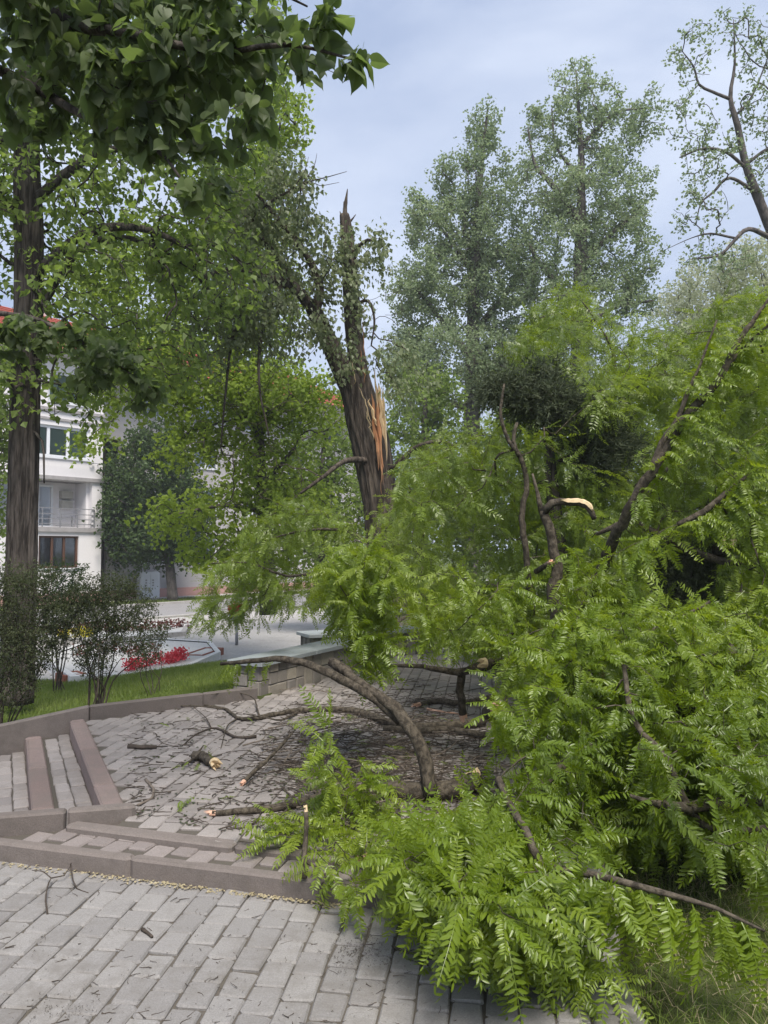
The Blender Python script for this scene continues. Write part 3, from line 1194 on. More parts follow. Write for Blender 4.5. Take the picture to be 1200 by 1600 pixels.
st = slab_poly('street', [tuple(fpt(-30, 5.2)), tuple(fpt(-30, 11.5)), tuple(fpt(60, 11.5)), tuple(fpt(60, 5.2))][::-1], LOW + .02, LOW - .2, M['asphalt'])
tag(st, 'pale grey street in front of the apartment building', 'street')
pz_poly = [(-16.8, 17.0), (-6.5, 15.5), (-3.6, 17.0), (-1.0, 20.0), (6, 24), tuple(fpt(46, 11.8)), tuple(fpt(-11.5, 11.8))]
pz = slab_poly('plaza', pz_poly, LOW + .03, LOW - .2, M['plaza'])
tag(pz, 'light paved square between the flower beds and the street', 'square')
sw = slab_poly('sidewalk', [tuple(fpt(-30, .2)), tuple(fpt(-30, 1.6)), tuple(fpt(60, 1.6)), tuple(fpt(60, .2))][::-1], LOW + .03, LOW - .2, M['plaza'])
tag(sw, 'narrow footpath along the foot of the apartment building', 'footpath')
kerb_run('kerb', 'street kerb along the grass verge under the dark tree', fpt(-20, 5.2), fpt(45, 5.2), .15, (LOW + .13, LOW + .13), LOW - .2, M['plaza'], 4.0, nrm_side=-FN)
kerb_run('kerb', 'street kerb along the square beyond the flower beds', fpt(-20, 11.5), fpt(45, 11.5), .15, (LOW + .10, LOW + .10), LOW - .2, M['plaza'], 4.0, nrm_side=FN)


# ---- grass
def blades(name, label, XY, Z, hgt, wid, mat, lean=.35, extra=None, kind='stuff'):
    n = len(XY)
    a = rng.uniform(0, 6.283, n)
    hh = hgt * rng.uniform(.55, 1.25, n)
    ww = wid * rng.uniform(.7, 1.3, n)
    ln = rng.normal(0, lean, (n, 2)) * hh[:, None]
    base = np.column_stack([XY, Z])
    sx = np.column_stack([np.cos(a) * ww, np.sin(a) * ww, np.zeros(n)])
    mid = base + np.column_stack([ln * .35, hh * .55])
    tip = base + np.column_stack([ln, hh * .95])
    V = np.stack([base - sx, base + sx, mid + sx * .7, mid - sx * .7, tip], 1)
    off = (np.arange(n) * 5)[:, None]
    m_ = MB()
    val = np.clip(rng.normal(.5, .22, n) + .25 * np.sin(XY[:, 0] * 2.3) * np.sin(XY[:, 1] * 1.9), 0, 1)
    m_.add(V.reshape(-1, 3), [off + np.array([[0, 1, 2, 3]]), off + np.array([[3, 2, 4]])], np.repeat(val, 5))
    o = m_.build(name, mat, kind=kind)
    tag(o, label, 'grass')
    return o


def scatter(n, box_, test):
    P = rng.uniform([box_[0], box_[1]], [box_[2], box_[3]], (n, 2))
    return P[test(P)]


P = scatter(150000, (-9, 5.0, 1.5, 17), lambda p: (side_dist(p[:, 0], p[:, 1]) > .07) & ~inpoly(p[:, 0], p[:, 1], pz_poly) & (p[:, 0] > -.58 * p[:, 1]) & (p[:, 0] < -.04 * p[:, 1]))
blades('lawn_grass', 'mown green lawn sloping down behind the raised kerb', P, H(P[:, 0], P[:, 1]) - .01, .085, .0045, M['grass'])
P = scatter(36000, (.78, 2.0, 4.6, 6.5), lambda p: ~inpoly(p[:, 0], p[:, 1], PAVED) & (p[:, 0] < .62 * p[:, 1]) & ~((p[:, 0] < 1.02) & (p[:, 1] > 3.02)))
blades('verge_grass', 'rough green grass at the lower right corner', P, H(P[:, 0], P[:, 1]) - .01, .075, .0022, M['grass'], .6)
P = scatter(5200, (.85, 2.0, 3.0, 4.4), lambda p: ~inpoly(p[:, 0], p[:, 1], PAVED) & (np.sin(p[:, 0] * 5 + 1) + np.sin(p[:, 1] * 7) > -.4))
blades('dry_grass', 'straw coloured cut grass lying in the rough grass at lower right', P, H(P[:, 0], P[:, 1]) + .005, .05, .0017, M['straw'], 1.9)
P = np.array([fpt(s_, o_) for s_, o_ in zip(rng.uniform(-4, 34, 16000), rng.uniform(1.65, 5.0, 16000))])
blades('verge_grass', 'thin strip of grass between the street and the footpath', P, np.full(len(P), LOW), .12, .012, M['grass'])


# ---- flower beds
def flower_bed(label, poly, z, edge_mat, bands):
    c = np.mean(np.array(poly), 0)
    root = thing('flower_bed', label, 'flower bed', (c[0], c[1], z))
    # kerb ring
    n = len(poly)
    inner = [tuple(c + (np.array(p) - c) * .93) for p in poly]
    V = [(x, y, z + .16) for x, y in poly] + [(x, y, z + .16) for x, y in inner] + [(x, y, z - .3) for x, y in poly]
    m_ = MB()
    m_.add(V, [[(i, (i + 1) % n, n + (i + 1) % n, n + i) for i in range(n)] + [(2 * n + i, 2 * n + (i + 1) % n, (i + 1) % n, i) for i in range(n)]])
    m_.build('edging', edge_mat, root)
    m_ = MB()
    m_.add([(x, y, z + .13) for x, y in inner], [[tuple(range(n))]])
    m_.build('gravel', M['gravel'], root)
    for mat, name, (ax, ay, bx, by, hw), cnt, sz in bands:
        a, b = np.array([ax, ay]), np.array([bx, by])
        d = nrm(b - a)
        nn = np.array([-d[1], d[0]])
        t = rng.uniform(0, 1, cnt)
        o = rng.normal(0, hw * .5, cnt)
        XY = a + (b - a) * t[:, None] + nn * (o + hw * .8 * np.sin(t * 7))[:, None]
        pos = np.column_stack([XY, z + .13 + rng.uniform(.02, .22, cnt)])
        m2 = MB()
        place(m2, TPL['tuft'], pos, rng.normal(0, 1, (cnt, 3)), rng.normal(0, 1, (cnt, 3)), sz * rng.uniform(.7, 1.3, cnt), rng.uniform(0, 1, cnt))
        m2.build(name, mat, root, kind='stuff')
    return root


def gq(px, py, z=LOW + .1):
    return tuple(gp(px, py, z)[:2])


fb1 = [gq(110, 1062, -.85), gq(200, 1058, -.85), gq(300, 1042, -.85), gq(345, 1022, -.85), gq(330, 1005, -.85), gq(250, 1000, -.85), gq(120, 1010, -.85), gq(60, 1030, -.85)]
flower_bed('white gravel flower bed with a red flower band beside the lawn', fb1, -.95, M['white_pot'],
           [(M['red'], 'red_flowers', (*gq(200, 1044, -.75), *gq(290, 1024, -.75), .14), 420, .09),
            (M['maroon'], 'maroon_plants', (*gq(120, 1022, -.75), *gq(250, 1012, -.75), .3), 160, .1)])
fb2 = [gq(40, 1006), gq(180, 1000), gq(290, 990), gq(300, 975), gq(200, 972), gq(40, 985)]
flower_bed('farther gravel flower bed with maroon and yellow planting', fb2, -1.0, M['plaza'],
           [(M['maroon'], 'maroon_plants', (*gq(60, 992), *gq(290, 982), .35), 420, .13),
            (M['yellow'], 'yellow_flowers', (*gq(95, 999), *gq(145, 995), .15), 150, .12)])
# red edging blocks and white bowl
for lab, (xa, ya), (xb, yb) in (('terracotta planter box at the right end of the flower bed', (318, 1030), (350, 1018)), ('low terracotta edging piece at the left of the flower bed', (100, 1064), (136, 1060))):
    a, b = np.array(gq(xa, ya, -.9)), np.array(gq(xb, yb, -.9))
    d = nrm(b - a)
    n_ = np.array([-d[1], d[0]])
    root = thing('planter_box', lab, 'planter', (*((a + b) / 2), -1.0))
    m_ = MB()
    ln = np.linalg.norm(b - a)
    for (sa, sb, oa, obb) in ((0, ln, 0, .06), (0, ln, .44, .5), (0, .06, .062, .438), (ln - .06, ln, .062, .438)):
        V, Fs = bevbox(sb - sa, obb - oa, .30, .01)
        c_ = a + d * (sa + sb) / 2 + n_ * (oa + obb) / 2
        m_.add([(c_[0] + v[0] * d[0] + v[1] * n_[0], c_[1] + v[0] * d[1] + v[1] * n_[1], v[2] - 1.1) for v in V], Fs)
    m_.build('box_side', M['terracotta'], root)
    m_ = MB()
    c_ = (a + b) / 2 + n_ * .25
    V, Fs = bevbox(ln - .13, .36, .22, .01)
    m_.add([(c_[0] + v[0] * d[0] + v[1] * n_[0], c_[1] + v[0] * d[1] + v[1] * n_[1], v[2] - 1.08) for v in V], Fs)
    m_.build('soil', M['ground'], root)
# planter pedestal with the red flower ball
fp = gp(372, 985, LOW + .03)
fp = at(370, 985, 21)
root = thing('flower_planter', 'ball of red flowers in a bowl on a thin post beyond the wall', 'planter', (fp[0], fp[1], LOW))
m_ = MB()
tube(m_, [(fp[0], fp[1], LOW), (fp[0], fp[1], -.35)], [.045, .04], 10)
m_.build('post', M['rail'], root, True)
m_ = MB()
tube(m_, [(fp[0], fp[1], -.36), (fp[0], fp[1], -.30), (fp[0], fp[1], -.2), (fp[0], fp[1], -.14)], [.08, .15, .22, .24], 16)
m_.build('bowl', M['trim'], root, True)
m_ = MB()
dd = nrm(rng.normal(0, 1, (420, 3)))
place(m_, TPL['tuft'], np.array([fp[0], fp[1], -.02]) + dd * np.array([.21, .21, .18]) * rng.uniform(.6, 1, (420, 1)), dd, rng.normal(0, 1, (420, 3)), .10, rng.uniform(0, 1, 420))
m_.build('red_flowers', M['red'], root, kind='stuff')
# electricity cabinet at the building
#@@BUILDING@@

def fb(mb_, sa, sb, oa, ob_, za, zb, val=.5):
    pts = []
    for z in (za, zb):
        for s_, o_ in ((sa, ob_), (sb, ob_), (sb, oa), (sa, oa)):
            p = fpt(s_, o_)
            pts.append((p[0], p[1], z))
    mb_.add(pts, [[(0, 3, 2, 1), (4, 5, 6, 7), (0, 1, 5, 4), (1, 2, 6, 5), (2, 3, 7, 6), (3, 0, 4, 7)]], val)


def fpart(name, mat, parent, *boxes, join=False):
    if join:
        m_ = MB()
        for b_ in boxes:
            fb(m_, *b_)
        return m_.build(name, mat, parent)
    first_ = None
    for b_ in boxes:
        m_ = MB()
        fb(m_, *b_)
        o_ = m_.build(name, mat, parent)
        first_ = first_ or o_
    return first_


def wall_panels(m_, sa, sb, za, zb, o_face, thick, openings):
    ss = sorted({sa, sb, *[v for o_ in openings for v in o_[:2]]})
    zz = sorted({za, zb, *[v for o_ in openings for v in o_[2:]]})
    for a, b in zip(ss[:-1], ss[1:]):
        for c, d in zip(zz[:-1], zz[1:]):
            if any(o_[0] <= a and b <= o_[1] and o_[2] <= c and d <= o_[3] for o_ in openings):
                continue
            fb(m_, a, b, o_face - thick, o_face, c, d)


bld = thing('apartment_building', 'pale pink apartment building with red tiled roof behind the trees', 'building', (*fpt(8, -4), LOW))
LF = 1.0        # the left block stands forward
lops = [(1.4, 4.6, 6.1, 7.65), (-.5, 4.75, 2.75, 5.0), (2.1, 4.1, .75, 2.3), (2.4, 4.5, 8.8, 10.3), (-5.5, -2.5, 6.1, 7.65), (-5.5, -2.5, 2.75, 5.0)]
m_ = MB()
wall_panels(m_, -8, 5.3, LOW + .5, 11.0, LF, .3, lops)
fb(m_, 5.0, 5.3, -2, LF - .302, LOW + .5, 11)
m_.build('wall', M['plaster'], bld)
rops = [(s_, s_ + 1.7, z_, z_ + 1.6) for z_ in (.9, 3.7, 6.4, 9.0) for s_ in (8.2, 11.6, 15.2, 18.8, 22.4)]
rops += [(5.42, 6.15, LOW + .5, 2.3), (5.4, 6.9, 5.5, 7.5), (5.4, 6.9, 2.75, 5.0)]
m_ = MB()
wall_panels(m_, 5.302, 26, 2.5, 11.0, 0, .3, rops)
m_.build('wall', M['plaster'], bld)
m_ = MB()
wall_panels(m_, 5.302, 26, LOW + .5, 2.5, 0, .3, rops)
m_.build('wall', M['plaster_pink'], bld)
fpart('plinth', M['plinth'], bld, (-8, 5.36, -1, LF + .06, LOW - .2, LOW + .5), (6.2, 26, -1, .06, LOW - .2, LOW + .5))
fpart('interior_core', M['darkroom'], bld, (-7.9, 25.9, -9, -2.2, LOW, 10.9))
fpart('floor_slab', M['trim'], bld, (-8, 5.4, -.5, LF + .10, 2.5, 2.72), (-8, 5.4, -.5, LF + .12, 5.02, 5.2), (-8, 5.36, -.5, LF + .06, 7.9, 8.02), (-8, 5.4, -.5, LF + .1, 8.35, 8.5))
fpart('cornice', M['soffit'], bld, (-8.4, 26.3, -9.3, LF + .55, 11.0, 11.25))
# roof: hipped, tiled
m_ = MB()
e = [fpt(-8.7, LF + .8), fpt(26.6, LF + .8), fpt(26.6, -10.2), fpt(-8.7, -10.2)]
rd = [fpt(-4, -4.5), fpt(22, -4.5)]
V = [(*p, 11.25) for p in e] + [(*p, 14.6) for p in rd]
m_.add(V, [[(0, 1, 5, 4), (2, 3, 4, 5)], [(1, 2, 5), (3, 0, 4)], [(3, 2, 1, 0)]])
roof = m_.build('roof', M['roof'], bld)
rows = []
for k in range(1, 16):
    f_ = k / 16
    a_ = e[0] + (rd[0] - e[0]) * f_
    b_ = e[1] + (rd[1] - e[1]) * f_
    z_ = 11.25 + 3.35 * f_
    rows.append(((*a_, z_ + .035), (*b_, z_ + .035)))
m_ = MB()
for a_, b_ in rows:
    m_ = MB()
    tube(m_, [a_, b_], .05, 5)
    m_.build('tile_course', M['roof'], roof)
fpart('chimney', M['plaster_pink'], roof, (4, 4.9, -5.4, -4.6, 13.5, 15.8), (14, 14.9, -5.4, -4.6, 13.5, 15.8))


def window(sa, sb, za, zb, oface, fmat, panes, back, backmat, fw=.09):
    root = fpart('window', fmat, bld, (sa, sb, oface - .2, oface - .1, za, za + fw), (sa, sb, oface - .2, oface - .1, zb - fw, zb), (sa, sa + fw, oface - .2, oface - .1, za + fw, zb - fw), (sb - fw, sb, oface - .2, oface - .1, za + fw, zb - fw), join=True)
    wd = (sb - sa - 2 * fw) / panes
    for k in range(1, panes):
        fpart('mullion', fmat, root, (sa + fw + wd * k - fw * .55, sa + fw + wd * k + fw * .55, oface - .195, oface - .095, za + fw, zb - fw))
    for k in range(panes):
        fpart('pane', M['glass'], root, (sa + fw + wd * k + fw * .4, sa + fw + wd * (k + 1) - fw * .4, oface - .16, oface - .15, za + fw, zb - fw))
    fpart('blind', backmat, root, (sa + .02, sb - .02, oface - back - .03, oface - back, za, zb))
    fpart('sill', M['white'], root, (sa - .06, sb + .06, oface - .1, oface + .07, za - .06, za))
    return root


window(1.4, 4.6, 6.1, 7.65, LF, M['white'], 3, .25, M['blind'], .13)
window(2.4, 4.5, 8.8, 10.3, LF, M['white'], 2, .25, M['blind'], .12)
window(2.1, 4.1, .75, 2.3, LF, M['brown'], 3, .27, M['curtain'], .1)
window(-5.5, -2.5, 6.1, 7.65, LF, M['white'], 3, .25, M['blind'], .13)
# the loggia with glazed door, rail and boxes
fpart('loggia_back', M['plaster'], bld, (-.4, 4.75, -.5, -.4, 2.72, 5.0), (4.6, 4.75, -.398, LF - .31, 2.72, 5.0))
window(.6, 3.4, 2.74, 4.85, -.2, M['white'], 4, .22, M['curtain'], .10)
rail = fpart('railing', M['rail'], bld, *[(-.5, 4.9, LF + .02, LF + .06, z_, z_ + .04) for z_ in (2.86, 3.1, 3.34, 3.62)])
for k in range(7):
    s_ = -.45 + k * .88
    fpart('rail_post', M['rail'], rail, (s_, s_ + .04, LF + .061, LF + .1, 2.72, 3.64))
for z_ in (3.75, 4.22):
    fpart('wall_box', M['ac'], bld, (3.75, 4.35, -.39, -.12, z_, z_ + .36))
# bicycle-like clutter on the balcony: a folded drying rack
fpart('drying_rack', M['rail'], bld, (3.3, 4.3, .2, .23, 2.8, 2.84), (3.3, 4.3, .3, .33, 3.2, 3.24), (3.5, 3.54, .2, .3, 2.75, 3.3), (4.1, 4.14, .2, .3, 2.75, 3.3))
# clothes line under the upper window
fpart('clothes_line', M['rail'], bld, (1.0, 5.2, LF + .25, LF + .265, 5.95, 5.965), (1.0, 5.2, LF + .4, LF + .415, 5.92, 5.935), (1.2, 1.23, LF + .001, LF + .45, 5.9, 5.93), (5.0, 5.03, LF + .001, LF + .45, 5.9, 5.93))
# recessed bay: door below, loggias above
fpart('door', M['door'], bld, (5.42, 6.15, -.28, -.2, LOW + .5, 2.3))
fpart('loggia_back', M['darkroom'], bld, (5.35, 7.0, -1.1, -1.0, 2.7, 7.6))
fpart('balcony_door', M['brown'], bld, (5.45, 5.95, -.9, -.8, 5.5, 7.4), (6.4, 6.5, -.9, -.8, 5.5, 7.4))
fpart('balcony_slab', M['trim'], bld, (5.31, 7.0, -1.0, .25, 2.5, 2.7), (5.31, 7.0, -1.0, .25, 5.1, 5.3))
rail = fpart('railing', M['rail'], bld, (5.35, 7.0, .2, .24, 6.2, 6.25), (5.35, 7.0, .2, .24, 3.6, 3.65))
for k in range(8):
    fpart('rail_post', M['rail'], rail, (5.4 + k * .22, 5.43 + k * .22, .2, .23, 5.3, 6.2), (5.4 + k * .22, 5.43 + k * .22, .2, .23, 2.7, 3.6))
for z_ in (.9, 3.7, 6.4, 9.0):
    for s_ in (8.2, 11.6, 15.2, 18.8, 22.4):
        window(s_, s_ + 1.7, z_, z_ + 1.6, 0, M['white'], 2, .25, M['curtain'], .1)
ec = thing('utility_cabinet', 'white utility cabinet against the pink wall near the dark tree', 'cabinet', (*fpt(8.35, .5), LOW))
fpart('cabinet_body', M['white'], ec, (7.9, 9.1, .1, .45, LOW, LOW + 1.45))
fpart('cabinet_door', M['white'], ec, (7.95, 8.48, .452, .47, LOW + .15, LOW + 1.35), (8.52, 9.05, .452, .47, LOW + .15, LOW + 1.35))
fpart('vent', M['trim'], ec, *[(8.2 + .42 * (k % 2), 8.3 + .42 * (k % 2), .471, .48, LOW + .95 - .14 * (k // 2), LOW + 1.03 - .14 * (k // 2)) for k in range(6)])
print('setting', round(time.time() - T0, 1))
# ================================================================== TREES
def simple_tree(name, label, trunk, limbs, blobs, npts, mat, bark, tpl, lsize, per, droop=.35, spread=.6, wind=(0, 0, 0), r0=.006, rmax=.09, bf=.25, group=None,
                jitter=.05, minr=0, lumps=1.5, extra_pts=None, bare_pts=None, cat='tree', sides=5, ridges=0, split=0, nside=14):
    base = trunk[0][0] if isinstance(trunk[0], np.ndarray) else trunk[0]
    tp = limb_path(trunk, .12 if ridges else .3)
    root = thing(name, label, cat, tp[0][0], group)
    part_tube('trunk', tp, bark, root, nside if not ridges else 110, .05 if not ridges else .008, ridges, .085 if ridges else 0)
    skel = [tp]
    for lb in limbs:
        lp = limb_path(lb, .2)
        part_tube('limb', lp, bark, root, 9, .05)
        skel.append(lp)
    pts = blob_points(blobs, npts)
    nbare = 0
    if bare_pts is not None:
        nbare = len(bare_pts)
        pts = np.vstack([pts, bare_pts])
    # keep roots from the upper part of the trunk only
    sk = [(P_[len(P_) // 3:], r_[len(P_) // 3:]) if i == 0 else (P_, r_) for i, (P_, r_) in enumerate(skel)]
    nodes, par, nb, order = grow(sk, pts, bf)
    mb_ = MB()
    rad, ch = branch_mesh(mb_, nodes, par, nb, order, r0, rmax, sides=sides, minr=minr)
    mb_.build('branches', bark, root, smooth=True, kind='stuff')
    keep = np.ones(len(nodes), bool)
    if nbare:
        keep[-nbare:] = False
    pos, d, up = leaf_sites(nodes, par, order, per, spread, droop, wind, keep, jitter)
    sc = lsize * rng.uniform(.65, 1.25, len(pos))
    val = np.clip(lump(lumps, pos) + rng.normal(0, .2, len(pos)), 0, 1)
    mb_ = MB()
    if split:
        big, rest = split_big(pos, sc, split)
        leaf_parts(root, tpl, mat, pos[big], d[big], up[big], sc[big])
        place(mb_, TPL[tpl], pos[rest], d[rest], up[rest], sc[rest], val[rest])
    else:
        place(mb_, TPL[tpl], pos, d, up, sc, val)
    mb_.build('crown', mat, root, kind='stuff')
    return root, skel


def W3(p, r):
    return np.array(p, float), r


# ---- left linden, trunk in view
zA = float(H(np.array([at(30, 1040, 10)[0]]), np.array([10.0]))[0])
pA = at(24, 1085, 10.2)
simple_tree('linden_tree', 'tall dark linden trunk standing at the left edge behind the shrubs',
            [(22, 1098, 10.2, .24), (28, 1020, 10.2, .21), (33, 900, 10.2, .196), (38, 700, 10.2, .19), (44, 500, 10.2, .185), (45, 350, 10.2, .185), (42, 250, 10.2, .165), (46, 100, 10.2, .14), (55, -120, 10.2, .10)],
            [[(48, 440, 10.2, .08), (80, 405, 10.1, .07), (130, 366, 9.9, .062), (180, 354, 9.8, .055), (235, 360, 9.7, .045), (290, 385, 9.6, .03)],
             [(52, 500, 10.2, .075), (78, 455, 10.3, .06), (110, 405, 10.4, .055), (165, 372, 10.5, .045), (230, 380, 10.6, .035), (300, 420, 10.7, .025)],
             [(44, 320, 10.2, .075), (75, 295, 10.1, .065), (110, 266, 10.0, .06), (150, 240, 9.9, .055), (195, 232, 9.8, .04), (260, 240, 9.7, .03)],
             [(44, 200, 10.2, .07), (110, 120, 10.0, .05), (200, 60, 9.8, .04), (300, 30, 9.6, .03)],
             [(42, 240, 10.2, .06), (0, 150, 10.3, .05), (-60, 90, 10.4, .04)],
             [(38, 640, 10.2, .03), (10, 590, 9.8, .025), (-30, 560, 9.5, .02)],
             [(45, 670, 10.2, .02), (66, 690, 10.0, .018), (72, 755, 9.95, .012)][:2] + [(69, 755, 9.95, .01)]],
            [pxblob(140, 120, 170, 130, 10, 1.8), pxblob(60, 300, 110, 130, 10.3, 1.8), pxblob(240, 330, 130, 110, 10.0, 1.5), pxblob(330, 420, 90, 110, 10.3, 1.2),
             pxblob(170, 470, 150, 80, 10.0, 1.4), pxblob(330, 200, 110, 120, 10, 1.5), pxblob(150, -90, 220, 120, 10, 2), pxblob(0, 600, 50, 80, 9.6, .8), pxblob(230, 560, 110, 60, 10.2, 1.0),
             pxblob(10, 540, 50, 40, 9.9, .6), pxblob(-120, 300, 130, 260, 10.5, 2), pxblob(400, 60, 70, 120, 10, 1.0), pxblob(110, 590, 60, 50, 10.0, .6), pxblob(130, 640, 50, 40, 10.2, .5)],
            2400, M['linden'], M['bark'], 'simple', .10, 8, .5, .7, (.12, 0, -.1), .006, .06, .25, jitter=.09, ridges=17)

# ---- foreground linden overhead, trunk outside the frame on the left
pB = np.array([-2.7, 1.3, 0.0])
rootB = thing('linden_tree', 'near linden whose large leaves hang into the upper left corner', 'tree', pB)
tpB = catmull([pB + (0, 0, -.3), pB + (0, 0, 1.5), pB + (.05, .05, 3.2), pB + (.1, .1, 5), pB + (.1, .2, 7.5)], [.26, .21, .19, .16, .1], .15)
part_tube('trunk', tpB, M['bark'], rootB, 40, .01, 15, .06)
skB = []
for lb in ([pB + (.05, .05, 3.4), pB + (.6, .8, 4.0), at(60, 10, 3.3), at(200, 50, 3.25), at(330, 80, 3.1), at(450, 70, 3.0), at(560, 95, 2.85)],
           [pB + (.05, .05, 3.3), pB + (.4, 1.2, 3.7), at(20, 120, 3.7), at(130, 180, 3.5), at(240, 230, 3.3), at(290, 290, 3.15)],
           [pB + (.05, .0, 3.0), (-3.3, 3.4, 3.5), at(-60, 470, 5.7), at(60, 500, 5.6), at(160, 555, 5.5), at(240, 610, 5.5)],
           [pB + (.1, .1, 4.8), pB + (.9, .9, 5.2), at(150, -90, 3.6), at(330, -60, 3.2), at(480, 10, 3.0)]):
    lp = catmull(lb, .05 * np.linspace(1, .25, len(lb)) ** 1.8, .1)
    part_tube('limb', lp, M['bark'], rootB, 8, .05)
    skB.append((lp[0][3:], lp[1][3:]))
blB = [pxblob(120, 60, 170, 90, 3.5, .45), pxblob(300, 100, 120, 75, 3.25, .4), pxblob(220, 170, 120, 60, 3.4, .4), pxblob(390, 50, 110, 60, 3.15, .35), pxblob(335, 230, 45, 55, 3.2, .25),
       pxblob(490, 70, 60, 45, 3.0, .25), pxblob(545, 110, 30, 35, 2.85, .15), pxblob(292, 280, 24, 35, 3.1, .15), pxblob(410, 165, 35, 40, 3.1, .2), pxblob(50, 150, 70, 60, 3.8, .4),
       pxblob(200, -80, 280, 80, 3.4, .5), pxblob(260, 215, 60, 50, 3.3, .3), pxblob(160, 60, 150, 80, 4.2, .4), pxblob(330, 60, 120, 70, 4.0, .4)]
ptB = blob_points(blB, 600, hollow=.1)
blB2 = [pxblob(90, 525, 70, 28, 5.6, .3), pxblob(170, 560, 60, 35, 5.5, .3), pxblob(225, 605, 35, 30, 5.5, .2), pxblob(20, 520, 45, 35, 5.6, .3), pxblob(140, 590, 40, 30, 5.5, .2)]
ptB = np.vstack([ptB, blob_points(blB2, 130, hollow=.1)])
nodes, par, nb, order = grow(skB, ptB, .2)
mb = MB()
branch_mesh(mb, nodes, par, nb, order, .0022, .014, sides=5)
mb.build('branches', M['bark'], rootB, smooth=True, kind='stuff')
pos, d, up = leaf_sites(nodes, par, order, 6, .55, .75, (.12, 0, 0), None, .02)
sc = .067 * rng.uniform(.6, 1.35, len(pos))
up = rng.normal(0, .7, (len(pos), 3)) + np.array([0, -.5, .6])
big, rest = split_big(pos, sc, 300)
leaf_parts(rootB, 'linden_near', M['linden_near'], pos[big], d[big], up[big], sc[big])
mb = MB()
place(mb, TPL['linden_near'], pos[rest], d[rest], up[rest], sc[rest], np.clip(rng.normal(.5, .25, len(rest)), 0, 1))
mb.build('crown', M['linden_near'], rootB, True, kind='stuff')
print('lindens', round(time.time() - T0, 1))

# ---- the broken tree in the middle
gC = at(612, 1000, 13)
bt = thing('broken_tree', 'storm-broken tree with snapped top and torn orange wood down its trunk', 'tree', (gC[0], 13, 0))
main = limb_path([(618, 1035, 13, .50), (612, 960, 13, .42), (604, 870, 13, .345), (594, 790, 13, .295), (577, 705, 13, .28), (563, 655, 13, .245), (550, 610, 13, .205), (524, 556, 12.9, .165), (500, 505, 12.8, .14), (483, 470, 12.7, .12)], .1)
part_tube('trunk', main, M['bark_b'], bt, 120, .008, 21, .09)
stem2 = limb_path([(612, 880, 13.05, .2), (603, 790, 13.05, .21), (594, 700, 13.0, .18), (578, 640, 13.1, .17), (562, 580, 13.15, .16), (553, 520, 13.15, .15), (548, 450, 13.15, .14), (544, 390, 13.15, .125), (540, 350, 13.15, .10), (538, 335, 13.15, .085)], .1)
part_tube('broken_stem', stem2, M['bark_b'], bt, 80, .012, 13, .09)
for (x0_, y0_, x1_, y1_, r_) in ((538, 345, 543, 295, .05), (533, 348, 531, 330, .03), (541, 350, 556, 335, .028), (536, 350, 537, 315, .035)):
    p0, p1 = at(x0_, y0_, 13.15), at(x1_, y1_, 13.15)
    part_tube('snapped_spike', catmull([p0, (p0 + p1) / 2 + rng.normal(0, .015, 3), p1], [r_, r_ * .75, .006], .06), M['bark_b'], bt, 7, .08)
# torn wood: flat jagged splinters standing in the split
spl = [(588, 600, 597, 748, .075, 'wood'), (582, 615, 592, 735, .07, 'wood'), (592, 598, 600, 690, .085, 'wood_pale'), (598, 605, 603, 720, .05, 'wood_pale'), (575, 622, 589, 668, .05, 'wood_pale'),
       (590, 650, 598, 757, .04, 'wood'), (572, 640, 584, 690, .03, 'wood_pale'), (565, 500, 569, 560, .025, 'wood'), (563, 545, 570, 600, .03, 'wood'), (567, 470, 570, 505, .015, 'wood_pale'),
       (586, 570, 590, 640, .03, 'wood_pale'), (594, 700, 597, 775, .02, 'wood'), (548, 560, 556, 600, .02, 'wood_pale'), (560, 605, 582, 660, .022, 'wood_pale')]
for k, (x0_, y0_, x1_, y1_, r_, m_) in enumerate(spl):
    p0, p1 = at(x0_, y0_, 12.72 - .012 * k), at(x1_, y1_, 12.66 - .012 * k)
    n_ = 9
    t_ = np.linspace(0, 1, n_)
    P_ = p0 + (p1 - p0) * t_[:, None] + rng.normal(0, .012, (n_, 3))
    r_ = r_ * .48
    r2 = r_ * np.interp(t_, [0, .12, .5, .85, 1], [.08, .6, 1, .6, .05])
    mb = MB()
    T_, U_, W_ = frames(P_)
    # flattened, ragged edges
    hw = r2[:, None] * rng.uniform(.75, 1.2, (n_, 2))
    xv = np.array([1.0, 0, .1])
    V = np.concatenate([P_ + xv * hw[:, :1], P_ + np.array([0, -.045, 0]) * (r2 / r_)[:, None] + xv * hw[:, :1] * .2, P_ - xv * hw[:, 1:], P_ + np.array([0, .06, 0])])
    F_ = []
    for i in range(n_ - 1):
        for a_, b_ in ((0, 1), (1, 2), (2, 3), (3, 0)):
            F_.append((a_ * n_ + i, b_ * n_ + i, b_ * n_ + i + 1, a_ * n_ + i + 1))
    mb.add(V, [F_])
    mb.build('splinter', M[m_], bt)
lC = []
